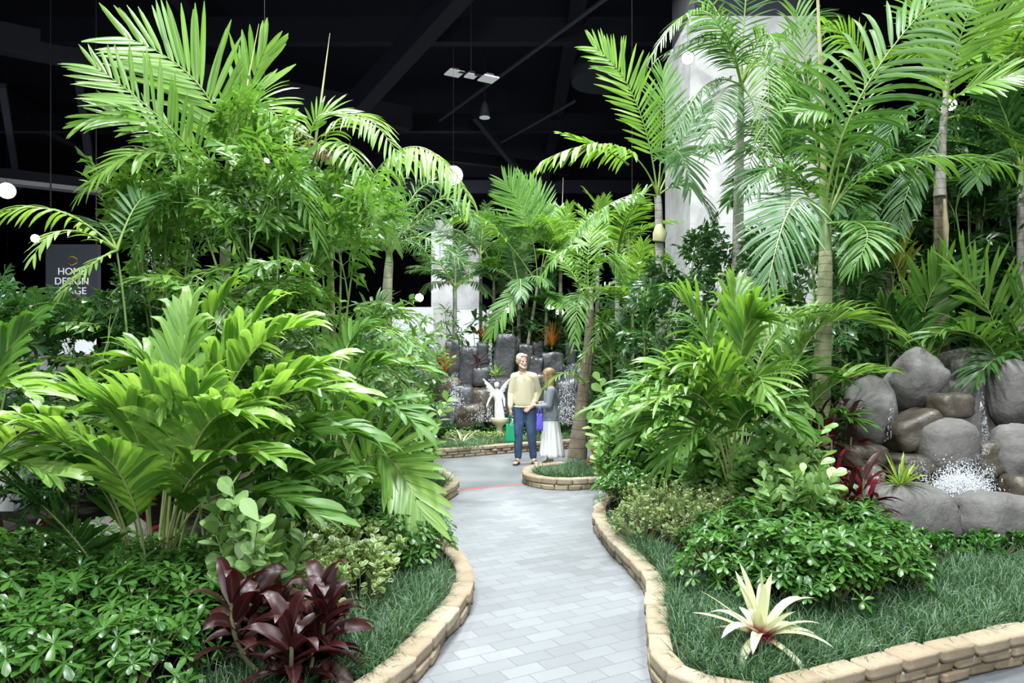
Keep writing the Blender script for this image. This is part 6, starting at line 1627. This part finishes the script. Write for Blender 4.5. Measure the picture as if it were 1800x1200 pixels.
# --- man
mp = V(((922 - CX) / F * 11.8, 11.8, 0.0))
man = thing('person', 'person in a cream sweater and dark jeans, one hand in the pocket', 'person', mp)
hc, hf = V((-.045, -.02, 1.708)), V((.55, -.80, -.16))
sh_r, el_r, wr_r = V((-.165, .02, 1.445)), V((-.225, .035, 1.17)), V((-.235, -.045, .925))
sh_l, el_l, wr_l = V((.150, .02, 1.445)), V((.235, .10, 1.18)), V((.125, -.075, .965))
hip_r, kn_r, an_r = V((-.085, .02, .93)), V((-.105, -.02, .52)), V((-.105, .03, .10))
hip_l, kn_l, an_l = V((.085, .02, .93)), V((.115, -.03, .52)), V((.145, .01, .10))
body = head_prims(hc, hf) + [
    ('C', [(V((-.04, .0, 1.62)), .055), (V((-.02, .02, 1.50)), .062)]),
    ('C', [(V((-.01, .03, 1.39)), (.150, .105, .10)), (V((0, .03, 1.20)), (.155, .105, .12)), (V((0, .03, 1.0)), (.155, .11, .10)), (V((0, .03, .92)), (.15, .11, .08))]),
    ('C', [(V((-.01, .02, 1.47)), .055), (sh_r, .060), (el_r, .046), (wr_r, .030)]), ('C', [(V((-.01, .02, 1.47)), .055), (sh_l, .060), (el_l, .046), (wr_l, .030)]),
    ('C', [(hip_r, .095), (kn_r, .062), (an_r, .038)]), ('C', [(hip_l, .095), (kn_l, .062), (an_l, .038)]),
    ('C', [(an_r, .036), (an_r + V((-.02, -.06, -.05)), .036), (an_r + V((-.05, -.15, -.068)), (.042, .05, .022))]),
    ('C', [(an_l, .036), (an_l + V((.02, -.06, -.05)), .036), (an_l + V((.05, -.14, -.068)), (.042, .05, .022))])]
body += hand(wr_r, (0.0, -.05, -1), (1, .2, 0), 1, .9) + hand(wr_l, (-.75, -.35, -.45), (0, 1, -.3), -1, .35)
link('body', blob_mesh('body', body, M['skin'], .0065, 4), man)
sw = [('C', [(V((-.02, .02, 1.515)), (.070, .065, .03)), (V((-.01, .03, 1.39)), (.165, .12, .09)), (V((0, .03, 1.2)), (.168, .125, .12)), (V((0, .03, 1.02)), (.174, .132, .08)), (V((0, .03, .985)), (.172, .128, .05))]),
      ('C', [(V((-.03, .02, 1.485)), .065), (sh_r, .076), (el_r, .062), (wr_r + V((0, .015, .06)), .05), (wr_r + V((0, 0, .02)), .038)]),
      ('C', [(V((.0, .02, 1.485)), .065), (sh_l, .076), (el_l, .062), (wr_l + V((.03, .04, .04)), .05), (wr_l + V((.015, .015, .015)), .039)])]
link('sweater', blob_mesh('sweater', sw, M['cream_knit'], .009, 5), man)
g = Geo(); ring = [V((-.035 + math.cos(a) * .066, .012 + math.sin(a) * .058, 1.535 - .028 * (math.sin(a) < 0) * -math.sin(a))) for a in np.linspace(0, 6.283, 20)]; g.tube(ring, .012, 8); g.obj('collar', M['cream_knit'], man)
g = Geo(); ring = [V((math.cos(a) * .176, .03 + math.sin(a) * .132, .955)) for a in np.linspace(0, 6.283, 28)]; g.tube(ring, .014, 8); g.obj('hem', M['cream_knit'], man)
g = Geo(); g.tube([V((-.020, -.060, 1.50)), V((-.012, -.086, 1.46)), V((-.004, -.102, 1.41))], .010, 6); g.obj('placket', M['cream_knit'], man)
je = [('C', [(V((0, .03, .99)), (.160, .118, .04)), (V((0, .03, .90)), (.165, .122, .06))]),
      ('C', [(hip_r + V((0, .01, -.02)), .110), (kn_r, .083), (an_r + V((0, .0, .03)), .062)]), ('C', [(hip_l + V((0, .01, -.02)), .110), (kn_l, .083), (an_l + V((0, 0, .03)), .062)])]
link('jeans', blob_mesh('jeans', je, M['denim'], .009, 4), man)
for a, dx, lab in ((an_r, -.05, None), (an_l, .05, None)):
    sole = [('C', [(a + V((0, .06, -.088)), (.036, .04, .011)), (a + V((dx * .5, -.06, -.088)), (.042, .05, .011)), (a + V((dx, -.17, -.088)), (.044, .05, .011))])]
    sh = link('sandal', blob_mesh('sandal', sole, M['leather'], .006, 2), man)
    st = [('C', [(a + V((dx * .6 - .048, -.10, -.075)), .014), (a + V((dx * .7, -.115, -.030)), .016), (a + V((dx * .6 + .05, -.10, -.075)), .014)])]
    link('strap', blob_mesh('strap', st, M['leather'], .006, 2), sh)
f = hf.normalized(); r_ = f.cross(V((0, 0, 1))).normalized(); Pm = lambda a, b, z: hc + f * a + r_ * b + V((0, 0, z)); yaw = math.degrees(math.atan2(f.y, f.x)) - 90
hair = [('E', Pm(-.022, 0, .052), (.084, .098, .082), (0, 0, yaw)), ('E', Pm(-.06, 0, .0), (.076, .05, .07), (0, 0, yaw)), ('C', [(Pm(.05, -.05, .098), .026), (Pm(.062, .035, .10), .022)]), ('E', Pm(.0, .068, .035), (.018, .045, .045), (0, 0, yaw)), ('E', Pm(.0, -.068, .035), (.018, .045, .045), (0, 0, yaw))]
link('hair', blob_mesh('hair', hair, M['hair_blond'], .007, 2), man)
beard = [('C', [(Pm(.030, .060, -.060), .020), (Pm(.062, .030, -.094), .022), (Pm(.072, 0, -.102), .024), (Pm(.062, -.030, -.094), .022), (Pm(.030, -.060, -.060), .020)]), ('C', [(Pm(.088, .024, -.046), .008), (Pm(.096, 0, -.040), .009), (Pm(.088, -.024, -.046), .008)])]
link('beard', blob_mesh('beard', beard, M['beard'], .006, 2), man)
face_bits(man, hc, hf, brow='hair_blond')

# --- green tote in the right hand
def tote(name, label, loc, w0, w1, dep, h, mat, hl, rz=0.0, cloth=0.01):
    t = thing(name, label, 'bag', loc, rz)
    bm = bmesh.new(); add_box(bm, (0, 0, h / 2), (1, 1, h)); bmesh.ops.subdivide_edges(bm, edges=bm.edges[:], cuts=6, use_grid_fill=True)
    for v in bm.verts:
        k = v.co.z / h; w = w0 + (w1 - w0) * k; dd = dep * (1 - .55 * k); q = v.co * 6 + Vector(loc)
        v.co = Vector((v.co.x * w + noise.noise(q) * cloth, v.co.y * dd + noise.noise(q + Vector((5, 0, 0))) * cloth, v.co.z))
    bm_obj('bag_body', bm, mat, t, smooth=True)
    for s in (-1, 1):
        g = Geo(); g.tube(bez([(-w1 * .28, s * dep * .2, h * .97), (0, s * .012, h + hl), (w1 * .28, s * dep * .2, h * .97)], 14), .008, 6); g.obj('handle', mat, t)
    return t
tote('tote_bag', 'green cloth tote bag hanging from the hand of the person in the cream sweater', mp + V((-.240, -.07, .37)), .17, .12, .10, .31, M['green_bag'], .155)
t = thing('paper_roll', 'white paper sticking out of the green tote bag', 'paper', mp + V((-.220, -.07, .60)))
g = Geo(); g.tube([(0, 0, 0), (.008, 0, .08), (.018, 0, .16)], .020, 8); g.obj('sheet', M['paper'], t)

# --- woman, seen from behind her right shoulder, arms folded, facing the man
wp = V(((968 - CX) / F * 11.55, 11.55, 0.0))
wom = thing('person', 'person with long light hair in a grey cardigan and long white skirt, arms folded', 'person', wp)
hc, hf = V((-.045, .0, 1.475)), V((-.93, .30, .12))
sh_n, el_n, wr_n = V((.005, -.155, 1.24)), V((-.035, -.19, 1.00)), V((-.20, -.10, .985))       # near arm
sh_f, el_f, wr_f = V((.005, .155, 1.24)), V((-.03, .19, 1.00)), V((-.17, .05, 1.02))
an_n, an_f = V((.0, -.05, .11)), V((-.02, .06, .11))
body = head_prims(hc, hf, s=.94, female=True) + [
    ('C', [(V((-.02, 0, 1.40)), .045), (V((.0, 0, 1.28)), .050)]),
    ('C', [(V((0, 0, 1.18)), (.095, .145, .09)), (V((-.005, 0, 1.0)), (.085, .125, .09)), (V((.01, 0, .84)), (.105, .150, .08))]),
    ('C', [(V((0, 0, 1.25)), .05), (sh_n, .052), (el_n, .038), (wr_n, .026)]), ('C', [(V((0, 0, 1.25)), .05), (sh_f, .052), (el_f, .038), (wr_f, .026)]),
    ('C', [(V((.0, -.075, .82)), .085), (V((-.01, -.06, .46)), .055), (an_n, .033)]), ('C', [(V((.0, .075, .82)), .085), (V((-.02, .06, .46)), .055), (an_f, .033)]),
    ('C', [(an_n, .032), (an_n + V((-.06, 0, -.06)), .032), (an_n + V((-.13, 0, -.078)), (.04, .034, .02))]), ('C', [(an_f, .032), (an_f + V((-.06, 0, -.06)), .032), (an_f + V((-.13, 0, -.078)), (.04, .034, .02))])]
body += hand(wr_n, (-.5, .8, .15), (0, 0, 1), 1, .5, .9) + hand(wr_f, (-.5, -.8, .1), (0, 0, 1), -1, .5, .9)
link('body', blob_mesh('body', body, M['skin_tan'], .0065, 4), wom)
cg = [('C', [(V((0, 0, 1.285)), (.07, .09, .03)), (V((0, 0, 1.20)), (.115, .165, .07)), (V((-.005, 0, 1.0)), (.110, .155, .09)), (V((.005, 0, .84)), (.130, .178, .07)), (V((.005, 0, .79)), (.132, .180, .03))]),
      ('C', [(V((0, -.05, 1.26)), .065), (sh_n, .068), (el_n, .056), (wr_n, .040)]), ('C', [(V((0, .05, 1.26)), .065), (sh_f, .068), (el_f, .056), (wr_f, .040)])]
link('cardigan', blob_mesh('cardigan', cg, M['grey_knit'], .009, 4), wom)
g = Geo(); ring = [V((.005 + math.cos(a) * .134, math.sin(a) * .182, .775)) for a in np.linspace(0, 6.283, 28)]; g.tube(ring, .012, 8); g.obj('hem', M['grey_knit'], wom)
g = Geo(); nz, na = 14, 72; zz = np.linspace(.80, .165, nz); th = np.linspace(0, 2 * np.pi, na, endpoint=False)
k = (0.80 - zz) / .635; rx = .118 + .075 * k ** .8; ry = .165 + .085 * k ** .8
pl = 1 + (.015 + .075 * k)[:, None] * np.sin(th * 13 + 1.4 * np.sin(th * 2))[None]
Vt = np.stack([rx[:, None] * np.cos(th)[None] * pl + .005 + .02 * k[:, None], ry[:, None] * np.sin(th)[None] * pl, np.broadcast_to(zz[:, None], (nz, na)) + .012 * k[:, None] * np.sin(th * 5)[None]], -1)
Vi = Vt * np.array([.985, .985, 1])
idx = np.arange(nz * na).reshape(nz, na); nx = np.roll(idx, -1, 1)
q1 = np.stack([idx[:-1], idx[1:], nx[1:], nx[:-1]], -1).reshape(-1, 4)
g.add(np.concatenate([Vt.reshape(-1, 3), Vi.reshape(-1, 3)]), np.concatenate([q1, q1[:, ::-1] + nz * na, np.stack([idx[-1], idx[-1] + nz * na, nx[-1] + nz * na, nx[-1]], -1)]), np.zeros((2 * nz * na, 2)))
g.obj('skirt', M['white_cloth'], wom)
f = hf.normalized(); r_ = f.cross(V((0, 0, 1))).normalized(); Pm = lambda a, b, z: hc + (f * a + r_ * b + V((0, 0, z))) * .94; yaw = math.degrees(math.atan2(f.y, f.x)) - 90
hair = [('E', Pm(-.022, 0, .045), (.096, .108, .094), (0, 0, yaw)), ('E', Pm(-.058, 0, -.03), (.096, .075, .11), (0, 0, yaw)),
        ('C', [(Pm(-.06, .04, -.06), .058), (Pm(-.075, .06, -.17), .055), (Pm(-.085, .06, -.27), .040), (Pm(-.08, .055, -.34), .018)]), ('C', [(Pm(-.06, -.04, -.06), .058), (Pm(-.075, -.06, -.17), .055), (Pm(-.085, -.06, -.27), .040), (Pm(-.08, -.05, -.33), .018)]),
        ('C', [(Pm(.025, .078, .03), .030), (Pm(.005, .092, -.10), .036), (Pm(-.01, .092, -.24), .026)]), ('C', [(Pm(.025, -.078, .03), .030), (Pm(.005, -.092, -.10), .036), (Pm(-.01, -.092, -.24), .026)])]
link('hair', blob_mesh('hair', hair, M['hair_brown'], .007, 3), wom)
face_bits(wom, hc, hf, .94)
for a in (an_n, an_f):
    bt = [('C', [(a + V((.0, 0, .035)), .045), (a + V((.0, 0, -.04)), .044), (a + V((-.07, 0, -.065)), .042), (a + V((-.14, 0, -.078)), (.045, .042, .030))]), ('C', [(a + V((.02, 0, -.095)), (.045, .042, .014)), (a + V((-.15, 0, -.095)), (.045, .044, .014))])]
    link('boot', blob_mesh('boot', bt, M['suede'], .006, 3), wom)
tote('tote_bag', 'violet-blue bag hanging from the folded arm of the person in the grey cardigan', wp + V((-.185, -.17, .60)), .105, .085, .06, .27, M['violet_bag'], .10)

# --- the white winged statue on its bowl-shaped pedestal
M['statue'] = plain('white_plaster', (0.82, 0.82, 0.80), .6, nscale=8, namt=.05)
M['ped'] = plain('yellow_lit_pedestal', (0.74, 0.66, 0.45), .7, nscale=8, namt=.1)  # white pedestal with its yellow lighting put into the colour
sp = V(((876 - CX) / F * 13.95, 13.95, BZ)); kx = 13.95 / F
st = thing('winged_statue', 'white winged statue with bowed head standing on a pedestal in the bed behind the couple', 'statue', sp)
zb = .45
fig = [('C', [(V((.03, 0, zb)), (.10, .10, .03)), (V((.02, 0, zb + .12)), (.10, .09, .06)), (V((.0, 0, zb + .34)), (.075, .065, .06)), (V((-.02, 0, zb + .46)), (.095, .065, .06)), (V((-.03, 0, zb + .54)), .05)]),
       ('C', [(V((-.03, 0, zb + .54)), .028), (V((-.035, -.02, zb + .60)), .025)]), ('E', V((-.035, -.035, zb + .645)), (.045, .055, .062)), ('E', V((-.03, -.01, zb + .665)), (.052, .052, .05)),
       ('C', [(V((-.10, 0, zb + .49)), .030), (V((-.17, -.02, zb + .38)), .024), (V((-.215, -.05, zb + .27)), .020), (V((-.225, -.06, zb + .22)), .014)]),
       ('C', [(V((.05, 0, zb + .49)), .030), (V((.11, -.02, zb + .38)), .024), (V((.12, -.06, zb + .28)), .020), (V((.125, -.07, zb + .23)), .014)]),
       ('C', [(V((.02, -.06, zb + .1)), .035), (V((.0, -.06, zb + .3)), .03)])]
link('figure', blob_mesh('figure', fig, M['statue'], .010, 3), st)
for s in (-1, 1):
    w = []
    for j in range(6):
        root = V((-.02 + s * .03, .06, zb + .50)); tipv = V((s * (.26 - .030 * j) - .04, .10, zb + .76 - .075 * j))
        w.append(('C', [(root, .024), (root.lerp(tipv, .6), (.030, .014, .034)), (tipv, (.012, .008, .014))]))
    link('wing', blob_mesh('wing', w, M['statue'], .009, 2), st)
prof_p = [(.0, .10), (.06, .10), (.08, .075), (.22, .06), (.30, .075), (.36, .15), (.41, .175), (.45, .17)]
g = Geo(); g.tube([(0.02, 0, z) for z, r in prof_p], [r for z, r in prof_p], 28); g.obj('pedestal', M['ped'], st)
